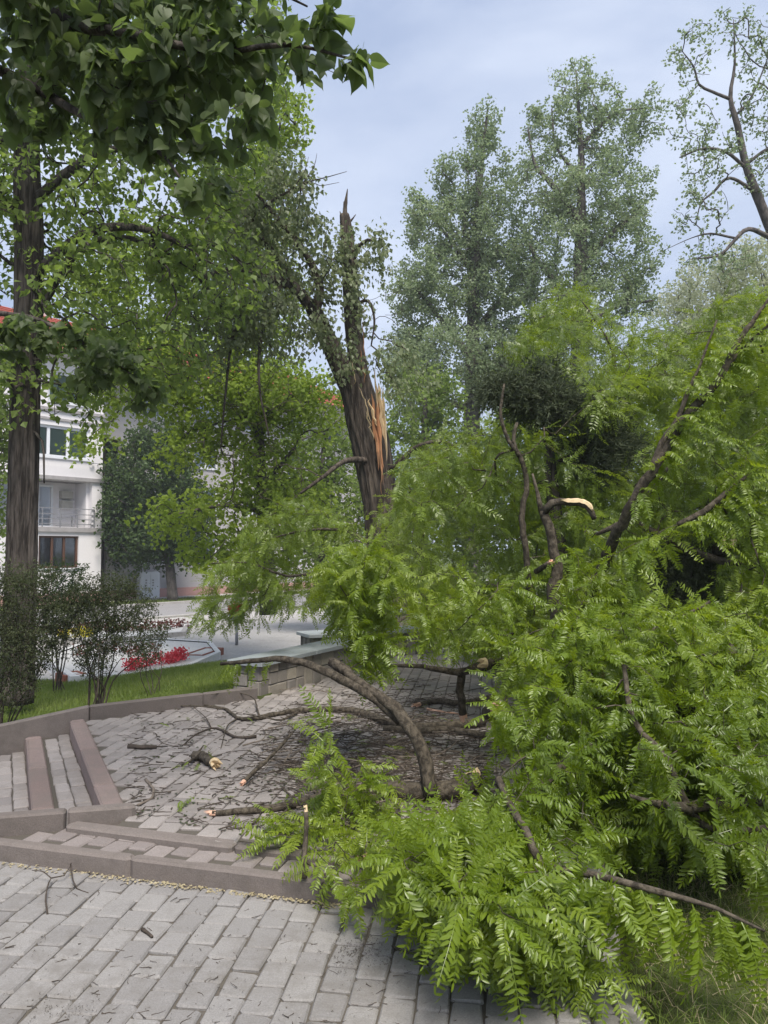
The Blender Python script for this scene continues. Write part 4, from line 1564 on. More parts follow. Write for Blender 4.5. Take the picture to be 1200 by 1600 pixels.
for lb in ([(488, 480, 12.7, .115), (455, 446, 12.5, .095), (420, 436, 12.3, .085), (385, 424, 12.1, .065), (345, 425, 11.9, .045), (300, 440, 11.7, .03)],
           [(492, 490, 12.75, .09), (500, 450, 12.8, .075), (480, 400, 12.7, .06), (440, 350, 12.5, .045), (400, 300, 12.4, .03)],
           [(470, 460, 12.6, .07), (430, 400, 12.9, .055), (395, 350, 13, .04)],
           [(548, 480, 13.1, .035), (575, 470, 12.8, .028), (585, 500, 12.7, .02), (580, 540, 12.65, .012)],
           [(545, 400, 13.1, .04), (575, 375, 12.9, .03), (600, 385, 12.8, .02)],
           [(580, 720, 12.9, .06), (540, 720, 12.4, .045), (505, 745, 12.0, .03), (470, 770, 11.7, .02)],
           [(612, 735, 12.9, .06), (650, 700, 12.6, .045), (690, 690, 12.3, .035), (715, 700, 12.1, .02)],
           [(400, 330, 12.4, .03), (440, 305, 12.4, .02), (480, 285, 12.4, .012), (510, 277, 12.4, .008), (542, 268, 12.4, .004)],
           [(455, 298, 12.4, .012), (475, 270, 12.35, .008), (482, 245, 12.3, .003)],
           [(470, 290, 12.4, .012), (490, 262, 12.45, .007), (495, 240, 12.5, .003)],
           [(485, 284, 12.4, .008), (500, 290, 12.4, .006), (530, 285, 12.4, .003)],
           [(440, 440, 12.4, .04), (410, 520, 12.1, .03), (405, 600, 11.9, .02), (420, 680, 11.8, .012)],
           [(400, 430, 12.2, .035), (365, 520, 12.0, .025), (352, 620, 11.9, .018), (345, 700, 11.8, .01)]):
    lp = limb_path(lb, .12)
    part_tube('limb', lp, M['bark_b'], bt, 9, .06)
    lC.append(lp)
blC = [pxblob(420, 320, 85, 65, 12.6, .9), pxblob(480, 390, 70, 75, 12.5, .8), pxblob(380, 450, 80, 80, 12.2, .8), pxblob(570, 385, 45, 38, 12.8, .5), pxblob(440, 510, 80, 60, 12.2, .7),
       pxblob(600, 400, 22, 32, 12.8, .3), pxblob(350, 340, 70, 70, 12.6, .8), pxblob(530, 440, 40, 50, 12.7, .4), pxblob(540, 560, 35, 40, 12.5, .3), pxblob(330, 530, 70, 60, 12.0, .7), pxblob(450, 270, 40, 35, 12.6, .5), pxblob(560, 470, 22, 70, 12.6, .25), pxblob(615, 560, 38, 30, 12.6, .35), pxblob(640, 600, 40, 30, 12.6, .35)]
ptC = blob_points(blC, 900)
bare = np.array([at(rng.uniform(330, 480), rng.uniform(540, 800), rng.uniform(11.6, 12.4)) for _ in range(150)])
bare = np.vstack([bare, [at(rng.uniform(570, 640), rng.uniform(450, 560), rng.uniform(12.4, 12.9)) for _ in range(25)]])
nodes, par, nb, order = grow(lC + [(main[0][-6:], main[1][-6:])], np.vstack([ptC, bare]), .2)
mb = MB()
branch_mesh(mb, nodes, par, nb, order, .0045, .05)
mb.build('branches', M['bark_b'], bt, smooth=True, kind='stuff')
keep = np.ones(len(nodes), bool)
keep[-len(bare):] = False
pos, d, up = leaf_sites(nodes, par, order, 11, .5, 1.1, (.25, 0, 0), keep, .10)
mb = MB()
place(mb, TPL['simple'], pos, d, up, .082 * rng.uniform(.7, 1.25, len(pos)), np.clip(lump(2.2, pos) + rng.normal(0, .2, len(pos)), 0, 1))
mb.build('crown', M['broken'], bt, kind='stuff')
print('broken', round(time.time() - T0, 1))

# ---- far trees
simple_tree('poplar_tree', 'tall grey-green tree right of the broken trunk, pointed top, left of the pair',
            [(735, 905, 32, .4), (738, 600, 32, .33), (742, 420, 32, .22), (750, 280, 32, .13), (762, 170, 32, .04)],
            [[(738, 560, 32, .16), (690, 500, 31.5, .1), (650, 450, 31, .06)], [(740, 520, 32, .15), (790, 460, 32, .1), (820, 420, 32, .05)], [(742, 430, 32, .13), (700, 370, 31.5, .07), (655, 320, 31.5, .03)], [(735, 640, 32, .15), (680, 620, 31, .1), (640, 600, 31, .06)]],
            [pxblob(757, 205, 36, 48, 32, 1.1), pxblob(742, 285, 68, 55, 32, 1.8), pxblob(700, 360, 70, 55, 32, 1.9), pxblob(775, 365, 60, 65, 32, 2), pxblob(685, 450, 75, 65, 32, 2), pxblob(785, 455, 62, 75, 32, 2.2), pxblob(720, 560, 110, 75, 31.5, 2.4), pxblob(655, 325, 26, 36, 31.5, .8), pxblob(650, 600, 60, 60, 31, 1.5), pxblob(800, 580, 60, 70, 32, 2), pxblob(640, 470, 40, 60, 32, 1.4), pxblob(625, 560, 30, 60, 32, 1.2)],
            1500, M['poplar'], M['limb_far'], 'tuft', .22, 11, .3, .8, (.3, 0, 0), .012, .11, .25, jitter=.15, lumps=.9)
simple_tree('poplar_tree', 'tall grey-green tree with visible dark forked limbs, right of the pair',
            [(905, 905, 30, .42), (905, 600, 30, .36), (907, 430, 30, .28), (908, 340, 30, .2), (908, 240, 30, .12), (900, 110, 30, .03)],
            [[(906, 350, 30, .16), (880, 310, 29.7, .13), (855, 280, 29.5, .1), (835, 255, 29.5, .06), (825, 200, 29.5, .03)], [(908, 230, 30, .1), (935, 200, 30, .08), (965, 175, 30, .06), (1000, 170, 30, .03)], [(907, 420, 30, .14), (950, 370, 30, .09), (1000, 330, 30, .05)], [(906, 480, 30, .15), (850, 420, 30, .1), (825, 380, 30, .06)], [(906, 520, 30, .12), (960, 480, 29.5, .08), (1020, 470, 29.5, .05)], [(908, 280, 30, .08), (870, 230, 30, .05), (862, 170, 30, .03)]],
            [pxblob(893, 125, 34, 36, 30, .9), pxblob(935, 155, 42, 34, 30, 1), pxblob(872, 190, 48, 46, 30, 1.2), pxblob(960, 215, 58, 52, 30, 1.4), pxblob(850, 285, 55, 62, 30, 1.5), pxblob(930, 310, 85, 66, 30, 2), pxblob(868, 390, 80, 68, 30, 2), pxblob(968, 390, 66, 66, 30, 1.8), pxblob(905, 480, 110, 62, 30, 2.4), pxblob(1012, 180, 34, 40, 30, .8), pxblob(1005, 300, 28, 40, 30, .8), pxblob(835, 200, 22, 34, 30, .6), pxblob(1010, 455, 40, 40, 30, 1.2), pxblob(880, 580, 110, 70, 30, 2.4)],
            1300, M['poplar'], M['limb_far'], 'tuft', .21, 10, .3, .8, (.3, 0, 0), .012, .1, .25, jitter=.14, lumps=.9)
simple_tree('locust_tree', 'sparse twisted tree with bare dark boughs at the right edge of the sky',
            [(1290, 905, 22, 0.259), (1262, 640, 22, 0.216), (1230, 430, 22, 0.173), (1195, 335, 22, 0.137), (1167, 262, 22, 0.108), (1152, 195, 22, 0.086), (1141, 152, 22, 0.061), (1148, 100, 22, 0.036), (1146, 30, 22, 0.011)],
            [[(1141, 155, 22, 0.050), (1112, 143, 22, 0.043), (1092, 132, 22, 0.036), (1084, 105, 22, 0.029), (1066, 80, 22, 0.014)], [(1165, 262, 22, 0.058), (1135, 238, 21.8, 0.043), (1100, 232, 21.7, 0.036), (1062, 246, 21.6, 0.018)], [(1180, 300, 22, 0.058), (1140, 278, 21.8, 0.043), (1115, 300, 21.7, 0.036), (1095, 318, 21.6, 0.022), (1088, 350, 21.6, 0.011)], [(1205, 372, 22, 0.079), (1170, 358, 21.8, 0.065), (1148, 375, 21.7, 0.050), (1125, 398, 21.6, 0.036), (1085, 405, 21.5, 0.018)], [(1165, 258, 22, 0.050), (1200, 232, 22, 0.043), (1240, 220, 22, 0.029)], [(1150, 180, 22, 0.036), (1175, 150, 22, 0.029), (1200, 90, 22, 0.018)], [(1148, 372, 21.7, 0.036), (1110, 365, 21.6, 0.029), (1080, 372, 21.5, 0.014), (1040, 390, 21.5, 0.007)]],
            [pxblob(1080, 90, 45, 50, 22, .7), pxblob(1145, 55, 45, 45, 22, .7), pxblob(1075, 190, 42, 55, 21.8, .8), pxblob(1190, 100, 35, 60, 22, .8), pxblob(1120, 250, 60, 50, 21.8, .9), pxblob(1200, 260, 45, 60, 22, .9), pxblob(1090, 330, 50, 40, 21.6, .8), pxblob(1120, 400, 70, 30, 21.6, .9), pxblob(1180, 170, 40, 40, 22, .8), pxblob(1250, 150, 60, 120, 22, 1.2)],
            430, M['poplar'], M['limb_far'], 'tuft', .17, 4, .3, .8, (-.1, 0, 0), .011, .06, .12, jitter=.1, lumps=1.5)
simple_tree('blossom_tree', 'pale whitish-green blossoming tree behind the fallen boughs at right',
            [(1120, 905, 25, .3), (1120, 650, 25, .22), (1125, 480, 25, .1)],
            [[(1120, 600, 25, .1), (1060, 520, 25, .05)], [(1120, 560, 25, .1), (1180, 480, 25, .05)]],
            [pxblob(1105, 455, 66, 56, 25, 1.3), pxblob(1175, 440, 60, 70, 25, 1.4), pxblob(1062, 510, 46, 52, 25, 1), pxblob(1130, 540, 90, 60, 25, 1.6), pxblob(1220, 520, 60, 90, 25, 1.5)],
            900, M['pale'], M['limb_far'], 'tuft', .2, 7, .2, .9, (0, 0, 0), .008, .07, .25, jitter=.16, lumps=2.4)
for lab, px_, top, wd, yy, mt in (('broad green tree filling the gap behind the split trunk', 660, 560, 95, 26, 'linden'), ('round green tree low behind the fallen crown, centre right', 830, 600, 120, 24, 'linden'),
                                  ('dense green tree behind the fallen boughs near the right edge', 1040, 610, 130, 22, 'linden'), ('large green tree cut by the right edge behind the fallen crown', 1230, 560, 130, 20, 'linden')):
    simple_tree('park_tree', lab, [(px_, 925, yy, .25), (px_, 780, yy, .2), (px_ + 6, top + 60, yy, .08)], [],
                [pxblob(px_, top + 70, wd * .7, 70, yy, 1.6), pxblob(px_ - wd * .5, top + 170, wd * .7, 80, yy, 1.8), pxblob(px_ + wd * .5, top + 170, wd * .7, 80, yy, 1.8), pxblob(px_, top + 270, wd, 70, yy, 2)],
                700, M[mt], M['limb_far'], 'tuft', .25, 6, .3, .8, (.1, 0, 0), .01, .09, .25, jitter=.2, lumps=1.1)
# left background
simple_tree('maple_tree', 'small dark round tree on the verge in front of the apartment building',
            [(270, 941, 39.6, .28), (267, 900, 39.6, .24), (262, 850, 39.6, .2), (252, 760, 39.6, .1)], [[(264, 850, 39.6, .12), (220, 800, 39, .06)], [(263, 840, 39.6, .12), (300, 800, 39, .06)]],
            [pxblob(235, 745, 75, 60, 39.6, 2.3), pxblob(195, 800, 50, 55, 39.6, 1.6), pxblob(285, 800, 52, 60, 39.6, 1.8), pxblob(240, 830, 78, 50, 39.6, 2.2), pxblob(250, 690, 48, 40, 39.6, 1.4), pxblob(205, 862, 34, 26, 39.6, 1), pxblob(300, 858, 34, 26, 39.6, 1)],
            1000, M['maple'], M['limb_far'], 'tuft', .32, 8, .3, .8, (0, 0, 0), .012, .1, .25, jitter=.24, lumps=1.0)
simple_tree('bright_tree', 'slender tree with bright yellow-green leaves left of the broken trunk',
            [(420, 960, 17, .2), (415, 850, 17, .17), (405, 700, 17, .12), (400, 500, 17, .08), (410, 250, 17, .03)],
            [[(412, 800, 17, .06), (350, 790, 16.5, .045), (270, 805, 16, .02)], [(410, 760, 17, .06), (460, 700, 16.8, .04)], [(405, 650, 17, .06), (350, 600, 16.8, .04), (300, 590, 16.6, .02)]],
            [pxblob(285, 800, 50, 24, 16, .6), pxblob(270, 830, 30, 18, 16, .4), pxblob(360, 780, 60, 30, 16.6, .7), pxblob(420, 740, 70, 60, 17, 1), pxblob(330, 640, 70, 70, 17, 1), pxblob(300, 700, 50, 40, 16.8, .7), pxblob(430, 620, 60, 60, 17, .9), pxblob(400, 480, 80, 90, 17, 1.1), pxblob(430, 200, 55, 80, 17, .9), pxblob(390, 330, 80, 90, 17, 1.1), pxblob(470, 790, 60, 50, 17, .8), pxblob(340, 860, 60, 30, 16.5, .7), pxblob(400, 870, 60, 50, 17, .8), pxblob(150, 690, 40, 22, 16.5, .4), pxblob(220, 450, 120, 120, 18, 1.2), pxblob(300, 560, 110, 60, 16.5, .8), pxblob(420, 610, 90, 50, 16, .8), pxblob(200, 600, 80, 60, 17, .8), pxblob(500, 640, 50, 50, 16.5, .6)],
            2300, M['bright'], M['limb_far'], 'tuft', .19, 5, .35, .8, (.1, 0, 0), .007, .05, .2, jitter=.16, lumps=1.6)
simple_tree('street_tree', 'mid green street tree between the broken trunk and the building end',
            [(500, 950, 24, .2), (500, 820, 24, .16), (505, 700, 24, .06)], [],
            [pxblob(500, 700, 60, 60, 24, 1.3), pxblob(460, 790, 60, 60, 24, 1.3), pxblob(545, 790, 60, 60, 24, 1.3), pxblob(505, 860, 70, 40, 24, 1.3)],
            520, M['linden'], M['limb_far'], 'tuft', .22, 5, .3, .8, (0, 0, 0), .01, .08, .25, jitter=.2, lumps=1.3)
simple_tree('street_tree', 'leafy tree peeping out left of the linden trunk in front of the building',
            [(-55, 985, 20, .2), (-50, 820, 20, .16), (-40, 650, 20, .06)], [],
            [pxblob(8, 555, 45, 35, 20, .8), pxblob(-20, 640, 60, 70, 20, 1.3), pxblob(-25, 740, 50, 60, 20, 1.2), pxblob(-40, 830, 40, 40, 20, 1.0)],
            420, M['linden'], M['limb_far'], 'tuft', .22, 5, .3, .8, (0, 0, 0), .01, .08, .25, jitter=.2, lumps=1.3)
print('far trees', round(time.time() - T0, 1))


# ---- shrubs
def shrub(label, bpx, bpy_, Y, blobs, npts, mat, lsize, per, nst=9, rs=.009, tpl='narrow', name='shrub', spread=.8, wind=(0, 0, 0)):
    b = at(bpx, bpy_, Y)
    b[2] = float(H(np.array([b[0]]), np.array([b[1]]))[0]) - .03
    root = thing(name, label, 'shrub', b)
    sk = []
    cs = [c for c, r in blobs]
    for k in range(nst):
        c, r = blobs[k % len(blobs)]
        e_ = np.array(c) + rng.normal(0, .45, 3) * np.array(r)
        s_ = b + np.array([rng.normal(0, .05), rng.normal(0, .05), 0])
        m1 = s_ + (e_ - s_) * .35 + np.array([rng.normal(0, .05), rng.normal(0, .05), .08])
        m2 = s_ + (e_ - s_) * .7 + rng.normal(0, .05, 3)
        lp = catmull([s_, m1, m2, e_], [rs, rs * .8, rs * .6, rs * .3], .08)
        part_tube('stem', lp, M['twig'], root, 6, .05)
        sk.append((lp[0][2:], lp[1][2:]))
    pts = blob_points(blobs, npts, hollow=.1)
    nodes, par, nb, order = grow(sk, pts, .3)
    m_ = MB()
    branch_mesh(m_, nodes, par, nb, order, .0016, .006, sides=4)
    m_.build('branches', M['twig'], root, smooth=True, kind='stuff')
    pos, d, up = leaf_sites(nodes, par, order, per, spread, .1, wind, None, .03)
    m_ = MB()
    place(m_, TPL[tpl], pos, d, up, lsize * rng.uniform(.6, 1.3, len(pos)), np.clip(lump(5, pos) + rng.normal(0, .22, len(pos)), 0, 1))
    m_.build('foliage', mat, root, kind='stuff')


shrub('loose vase-shaped shrub with fine dull leaves on the lawn beside the flower bed', 148, 1090, 8.1,
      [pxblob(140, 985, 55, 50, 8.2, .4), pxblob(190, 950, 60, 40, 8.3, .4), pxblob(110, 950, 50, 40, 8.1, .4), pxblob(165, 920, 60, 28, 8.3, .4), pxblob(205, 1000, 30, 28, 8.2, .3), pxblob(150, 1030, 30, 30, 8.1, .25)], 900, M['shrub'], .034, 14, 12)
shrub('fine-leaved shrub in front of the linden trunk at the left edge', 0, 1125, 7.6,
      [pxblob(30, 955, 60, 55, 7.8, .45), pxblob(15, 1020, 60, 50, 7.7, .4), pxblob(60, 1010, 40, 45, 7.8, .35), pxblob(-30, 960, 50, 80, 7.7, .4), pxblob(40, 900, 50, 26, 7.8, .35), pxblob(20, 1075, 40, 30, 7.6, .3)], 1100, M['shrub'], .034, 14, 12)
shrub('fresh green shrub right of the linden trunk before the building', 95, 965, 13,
      [pxblob(88, 905, 34, 34, 13, .4), pxblob(112, 935, 30, 30, 13, .35), pxblob(75, 950, 34, 34, 13, .4), pxblob(118, 890, 18, 18, 13, .2)], 330, M['shrub_green'], .06, 9, 8, .012)
shrub('small upright sprig of a shrub at the right end of the lawn planting', 240, 1052, 10.5,
      [pxblob(240, 1005, 18, 38, 10.5, .2), pxblob(228, 1030, 16, 22, 10.5, .2), pxblob(255, 985, 14, 20, 10.5, .15)], 110, M['shrub'], .04, 8, 5, .007)
print('shrubs', round(time.time() - T0, 1))


# ---- conifers behind the fallen crown
def conifer(label, bpx, bpy_, Y, top, blobs, n, mat, lsize, per):
    b, t_ = at(bpx, bpy_, Y), at(top[0], top[1], Y)
    b[2] = float(H(np.array([b[0]]), np.array([b[1]]))[0]) - .05
    root = thing('conifer', label, 'conifer', b)
    tp = catmull([b, (b + t_) / 2, t_], [.12, .08, .02], .15)
    part_tube('trunk', tp, M['bark'], root, 10, .04)
    pts = blob_points(blobs, n, hollow=.2)
    nodes, par, nb, order = grow([tp], pts, .5)
    m_ = MB()
    branch_mesh(m_, nodes, par, nb, order, .003, .02, sides=4)
    m_.build('branches', M['twig'], root, smooth=True, kind='stuff')
    pos, d, up = leaf_sites(nodes, par, order, per, .45, .15, (.15, 0, 0), None, .05, .9)
    m_ = MB()
    place(m_, TPL['needle'], pos, d, up, lsize * rng.uniform(.7, 1.3, len(pos)), np.clip(lump(3, pos) + rng.normal(0, .2, len(pos)), 0, 1))
    m_.build('foliage', mat, root, kind='stuff')


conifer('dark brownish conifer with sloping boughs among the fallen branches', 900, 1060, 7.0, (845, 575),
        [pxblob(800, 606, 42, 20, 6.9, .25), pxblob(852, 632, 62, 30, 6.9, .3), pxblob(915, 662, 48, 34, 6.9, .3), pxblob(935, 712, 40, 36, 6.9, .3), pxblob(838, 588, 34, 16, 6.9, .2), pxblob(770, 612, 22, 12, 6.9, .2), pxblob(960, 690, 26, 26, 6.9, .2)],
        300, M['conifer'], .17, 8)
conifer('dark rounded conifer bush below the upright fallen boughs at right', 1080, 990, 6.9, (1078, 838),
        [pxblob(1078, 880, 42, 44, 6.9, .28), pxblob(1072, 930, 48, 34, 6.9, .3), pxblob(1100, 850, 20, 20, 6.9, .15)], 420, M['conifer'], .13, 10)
print('conifers', round(time.time() - T0, 1))
# ================================================================== FALLEN LOCUST
def ground_z(x, y):
    """walking surface"""
    p = np.column_stack([np.ravel(x), np.ravel(y)])
    z = H(p[:, 0], p[:, 1])
    z = np.where(inpoly(p[:, 0], p[:, 1], PAVED), .12, z)
    return np.where(inpoly(p[:, 0], p[:, 1], fore_poly), 0.0, z)


def torn_end(parent, P, r, mat, n=7, end=-1, ln=.09):
    """splintered fresh wood at the end of a limb"""
    p = P[end]
    d = nrm(P[end] - P[end - 1 if end == -1 else 1])
    root = None
    mb_ = MB()
    sd_ = nrm(np.cross(d, rng.normal(0, 1, 3)))
    s2 = np.cross(d, sd_)
    m = 14
    a = np.arange(m) / m * 6.283
    rag = rng.uniform(.0, 1.0, m) ** 1.5 * ln
    ring0 = [p - d * .02 + (sd_ * math.cos(t) + s2 * math.sin(t)) * r * 1.015 for t in a]
    ring1 = [p + d * g_ * 1.0 + (sd_ * math.cos(t) + s2 * math.sin(t)) * r * .93 for t, g_ in zip(a, rag)]
    ring2 = [p + d * g_ * .5 + (sd_ * math.cos(t) + s2 * math.sin(t)) * r * .5 for t, g_ in zip(a, np.roll(rag, 3))]
    c = [p + d * .01]
    V = np.array(ring0 + ring1 + ring2 + c)
    F4 = [(k * m + i, k * m + (i + 1) % m, (k + 1) * m + (i + 1) % m, (k + 1) * m + i) for k in range(2) for i in range(m)]
    F3 = [(2 * m + i, 2 * m + (i + 1) % m, 3 * m) for i in range(m)]
    mb_.add(V, [F4, F3])
    mb_.build('torn_end', mat, parent)


def long_tear(parent, P, r, mat, side=(0, -.6, .8)):
    """strip of exposed wood lying along a broken limb"""
    n_ = len(P)
    s_ = nrm(np.array(side, float))
    T_ = nrm(np.gradient(P, axis=0))
    w_ = nrm(np.cross(T_, s_))
    hw = r * np.interp(np.linspace(0, 1, n_), [0, .2, .8, 1], [.1, .9, 1, .3])[:, None] * rng.uniform(.8, 1.1, (n_, 1))
    top = P + s_ * (np.broadcast_to(r, (n_,))[:, None] * .75)
    V = np.concatenate([top + w_ * hw, top + s_ * .012, top - w_ * hw, P - s_ * .002])
    F_ = []
    for i in range(n_ - 1):
        for a_, b_ in ((0, 1), (1, 2), (2, 3), (3, 0)):
            F_.append((a_ * n_ + i, b_ * n_ + i, b_ * n_ + i + 1, a_ * n_ + i + 1))
    m_ = MB()
    m_.add(V, [F_])
    m_.build('torn_wood', mat, parent)


ft = thing('fallen_tree', 'fallen locust crown with feathery green leaves heaped over the platform at right', 'fallen tree', (2.2, 6.5, .1))
SK = []
LIMBS = [
    # trunk piece lying behind the heap
    [(655, 905, 11.6, .26), (740, 935, 10, .22), (860, 975, 8.4, .19), (960, 1035, 6.8, .15), (1060, 1105, 5.2, .11), (1150, 1150, 4.4, .08)],
    # arching bare branch over the platform
    [(672, 1240, 4.55, 0.0437), (667, 1195, 4.58, 0.0420), (650, 1150, 4.62, 0.0395), (615, 1105, 4.7, 0.0378), (575, 1078, 4.8, 0.0353), (540, 1050, 4.9, 0.0336), (518, 1036, 4.95, 0.0319)],
    # its thinner neighbour that reaches left to the wall
    [(628, 1128, 4.72, .03), (590, 1095, 4.75, .028), (545, 1068, 4.8, .027), (505, 1048, 4.85, .026), (470, 1035, 4.9, .022), (430, 1030, 4.95, .019), (390, 1033, 5.0, .016), (345, 1037, 5.05, .011)],
    # horizontal branch with a cut stub
    [(610, 1040, 5.9, .012), (660, 1042, 5.7, .018), (715, 1050, 5.6, .026), (755, 1040, 5.5, .034), (800, 1028, 5.4, .032), (850, 1012, 5.3, .026), (905, 990, 5.2, .022), (960, 993, 5.1, .02), (1020, 985, 5.0, .017), (1075, 960, 4.9, .013), (1110, 940, 4.85, .008)],
    [(720, 1048, 5.6, .03), (719, 1080, 5.62, .03), (723, 1118, 5.65, .027)],
    [(800, 1028, 5.4, .018), (788, 1060, 5.3, .016), (790, 1110, 5.2, .013), (782, 1170, 5.0, .01)],
    # upright broken limb with a long tear
    [(862, 1070, 6.1, .055), (868, 985, 5.9, .05), (866, 930, 5.9, .048), (868, 885, 5.9, .043), (860, 835, 5.9, .038), (848, 795, 5.9, .034)],
    [(850, 800, 5.9, .032), (862, 786, 5.87, .03), (890, 784, 5.84, .03), (918, 790, 5.8, .028), (928, 812, 5.78, .02)],
    [(846, 800, 5.9, .024), (840, 770, 5.9, .015), (832, 740, 5.95, .008)],
    # thin dark upright stem
    [(830, 960, 6.4, .03), (822, 862, 6.3, .026), (815, 800, 6.3, .025), (824, 755, 6.3, .023), (812, 712, 6.3, .02), (796, 690, 6.3, .017), (782, 650, 6.3, .015), (788, 600, 6.3, .008)],
    [(812, 712, 6.3, .02), (802, 690, 6.3, .018), (808, 660, 6.3, .012)],
    # strong limbs rising to the right edge
    [(900, 1000, 6.4, .05), (940, 890, 5.8, .042), (975, 810, 5.4, .037), (1022, 730, 5.3, 0.036), (1045, 695, 5.3, 0.034), (1075, 645, 5.3, 0.031), (1120, 598, 5.3, 0.027), (1150, 540, 5.3, 0.022), (1185, 490, 5.3, 0.015), (1215, 450, 5.3, 0.009)],
    [(985, 795, 5.35, .028), (1015, 740, 5.3, 0.026), (1035, 690, 5.3, 0.022), (1058, 655, 5.3, 0.019), (1078, 605, 5.3, 0.015), (1092, 575, 5.3, 0.010), (1120, 500, 5.3, 0.006)],
    [(1115, 600, 5.3, 0.019), (1160, 545, 5.3, 0.012), (1210, 500, 5.3, 0.007)],
    # low limb at centre right
    [(925, 838, 6.0, .012), (955, 825, 5.9, .02), (990, 800, 5.8, .024), (1020, 765, 5.75, .02), (1045, 730, 5.7, .012)],
    [(1060, 820, 5.3, .016), (1100, 800, 5.3, .024), (1135, 770, 5.3, .02), (1165, 745, 5.3, .012)],
    # front boughs
    [(778, 1215, 3.5, .016), (800, 1262, 3.3, .017), (822, 1300, 3.1, .017), (848, 1352, 2.95, .016), (900, 1362, 2.85, .014), (960, 1375, 2.75, .012), (1040, 1395, 2.68, .010), (1120, 1420, 2.62, .007), (1195, 1455, 2.58, .004)],
    [(975, 1040, 3.9, .012), (990, 1125, 3.7, .014), (1040, 1185, 3.6, .016), (1065, 1240, 3.5, .017), (1100, 1290, 3.4, .018), (1160, 1300, 3.3, .016), (1210, 1290, 3.2, .012)],
    [(1040, 1118, 4.6, .055), (1075, 1080, 4.5, .05), (1110, 1040, 4.4, .045), (1150, 1010, 4.3, .035)],
    [(648, 1412, 3.25, .012), (690, 1440, 3.15, .015), (735, 1480, 3.0, .016), (780, 1496, 2.95, .015), (850, 1505, 2.9, .011), (905, 1510, 2.85, .006)],
    [(985, 1243, 3.3, .006), (1030, 1256, 3.34, .018), (1080, 1262, 3.4, .026), (1160, 1255, 3.5, .035), (1240, 1240, 3.6, .035)],
    [(560, 1345, 3.75, .022), (600, 1330, 3.8, .026), (650, 1312, 3.85, .028), (700, 1300, 3.9, .028), (790, 1290, 4.0, .03)],
    [(900, 870, 8.5, .03), (950, 920, 8, .05), (1020, 960, 7.2, .07), (1100, 965, 6.6, .06), (1160, 975, 6.2, .05)],
    [(700, 1330, 3.45, .012), (760, 1300, 3.5, .016), (820, 1250, 3.6, .02), (900, 1180, 3.9, .026), (990, 1130, 4.3, .03)],
    # feathery bough hanging over the wall
    [(600, 870, 9.2, .03), (560, 880, 8.9, .025), (510, 890, 8.7, .02), (450, 900, 8.5, .015), (390, 880, 8.4, .01), (330, 880, 8.3, .006)],
    [(600, 860, 9.3, .025), (540, 830, 9.0, .02), (470, 830, 8.8, .014), (400, 850, 8.6, .008)],
    [(640, 960, 6.6, .012), (600, 980, 6.2, .012), (570, 940, 5.8, .011), (555, 890, 5.6, .009), (545, 850, 5.5, .005)],
    [(700, 700, 9.6, .02), (680, 740, 9.7, .025), (660, 800, 9.8, .03), (660, 880, 9.9, .04)],
    [(950, 640, 8.5, .02), (960, 560, 8.4, .016), (930, 500, 8.3, .012), (900, 460, 8.2, .006)],
    [(985, 800, 8.2, .045), (960, 720, 8.4, .035), (950, 640, 8.5, .025)],
    [(1000, 820, 7.0, .03), (1080, 860, 6.5, .035), (1150, 880, 6.2, .03), (1220, 870, 6.0, .02)],
]
for lb in LIMBS:
    lp = limb_path(lb, .07)
    j_ = rng.normal(0, 1, lp[0].shape) * np.minimum(lp[1] * .14, .006)[:, None]
    lp = (lp[0] + j_, lp[1])
    o = part_tube('limb', lp, M['limb'], ft, 10 if lb[0][2] < 6.5 else 7, .07 if lb[0][3] < .1 else .02)
    SK.append(lp)
torn_end(ft, SK[1][0], .031, M['bark_b'], ln=.03)
torn_end(ft, SK[4][0], .03, M['wood_pink'], end=-1, ln=.05)
torn_end(ft, np.array([at(790, 1030, 5.42), at(755, 1036, 5.35)]), .035, M['wood_pale'], ln=.06)
torn_end(ft, SK[18][0], .055, M['wood_pale'], end=0, ln=.06)
torn_end(ft, SK[21][0], .022, M['wood_pink'], end=0, ln=.02)
long_tear(ft, catmull(SK[7][0][2:-1], SK[7][1][2:-1], .02)[0] + np.array([0, -.02, .0]), .024, M['wood_pale'], (0, -.75, .65))
for (x_, y_, d_, r_, mt) in ((861, 878, 5.82, .02, 'wood_pink'), (778, 1106, 4.9, .045, 'wood_pink'), (948, 1055, 4.2, .05, 'wood_pale'), (1098, 1105, 4.2, .03, 'wood_pale'), (1140, 845, 6.2, .06, 'wood_pale')):
    p = at(x_, y_, d_)
    dr = nrm(np.array([rng.normal(0, .3), -1, .35]))
    stub = (np.array([p - dr * .25, p - dr * .1, p]), np.array([r_ * 1.1, r_, r_]))
    part_tube('stub', stub, M['limb'], ft, 12, .05)
    torn_end(ft, stub[0], r_, M[mt], ln=.03)

HOLES = [(855, 632, 66, 30, 7.0, .85), (915, 690, 40, 38, 7.0, .8), (1075, 890, 46, 58, 7.0, .95), (800, 606, 38, 20, 7.0, .85), (862, 905, 18, 75, 5.95, .9), (885, 800, 52, 24, 5.9, .95), (1065, 660, 40, 70, 5.4, .85), (1140, 560, 40, 60, 5.4, .7), (818, 780, 18, 85, 6.4, .85), (1120, 960, 40, 30, 6.4, .6), (990, 800, 50, 40, 5.9, .6), (1060, 1085, 45, 45, 4.5, .75), (720, 1075, 50, 50, 6.5, .9)]


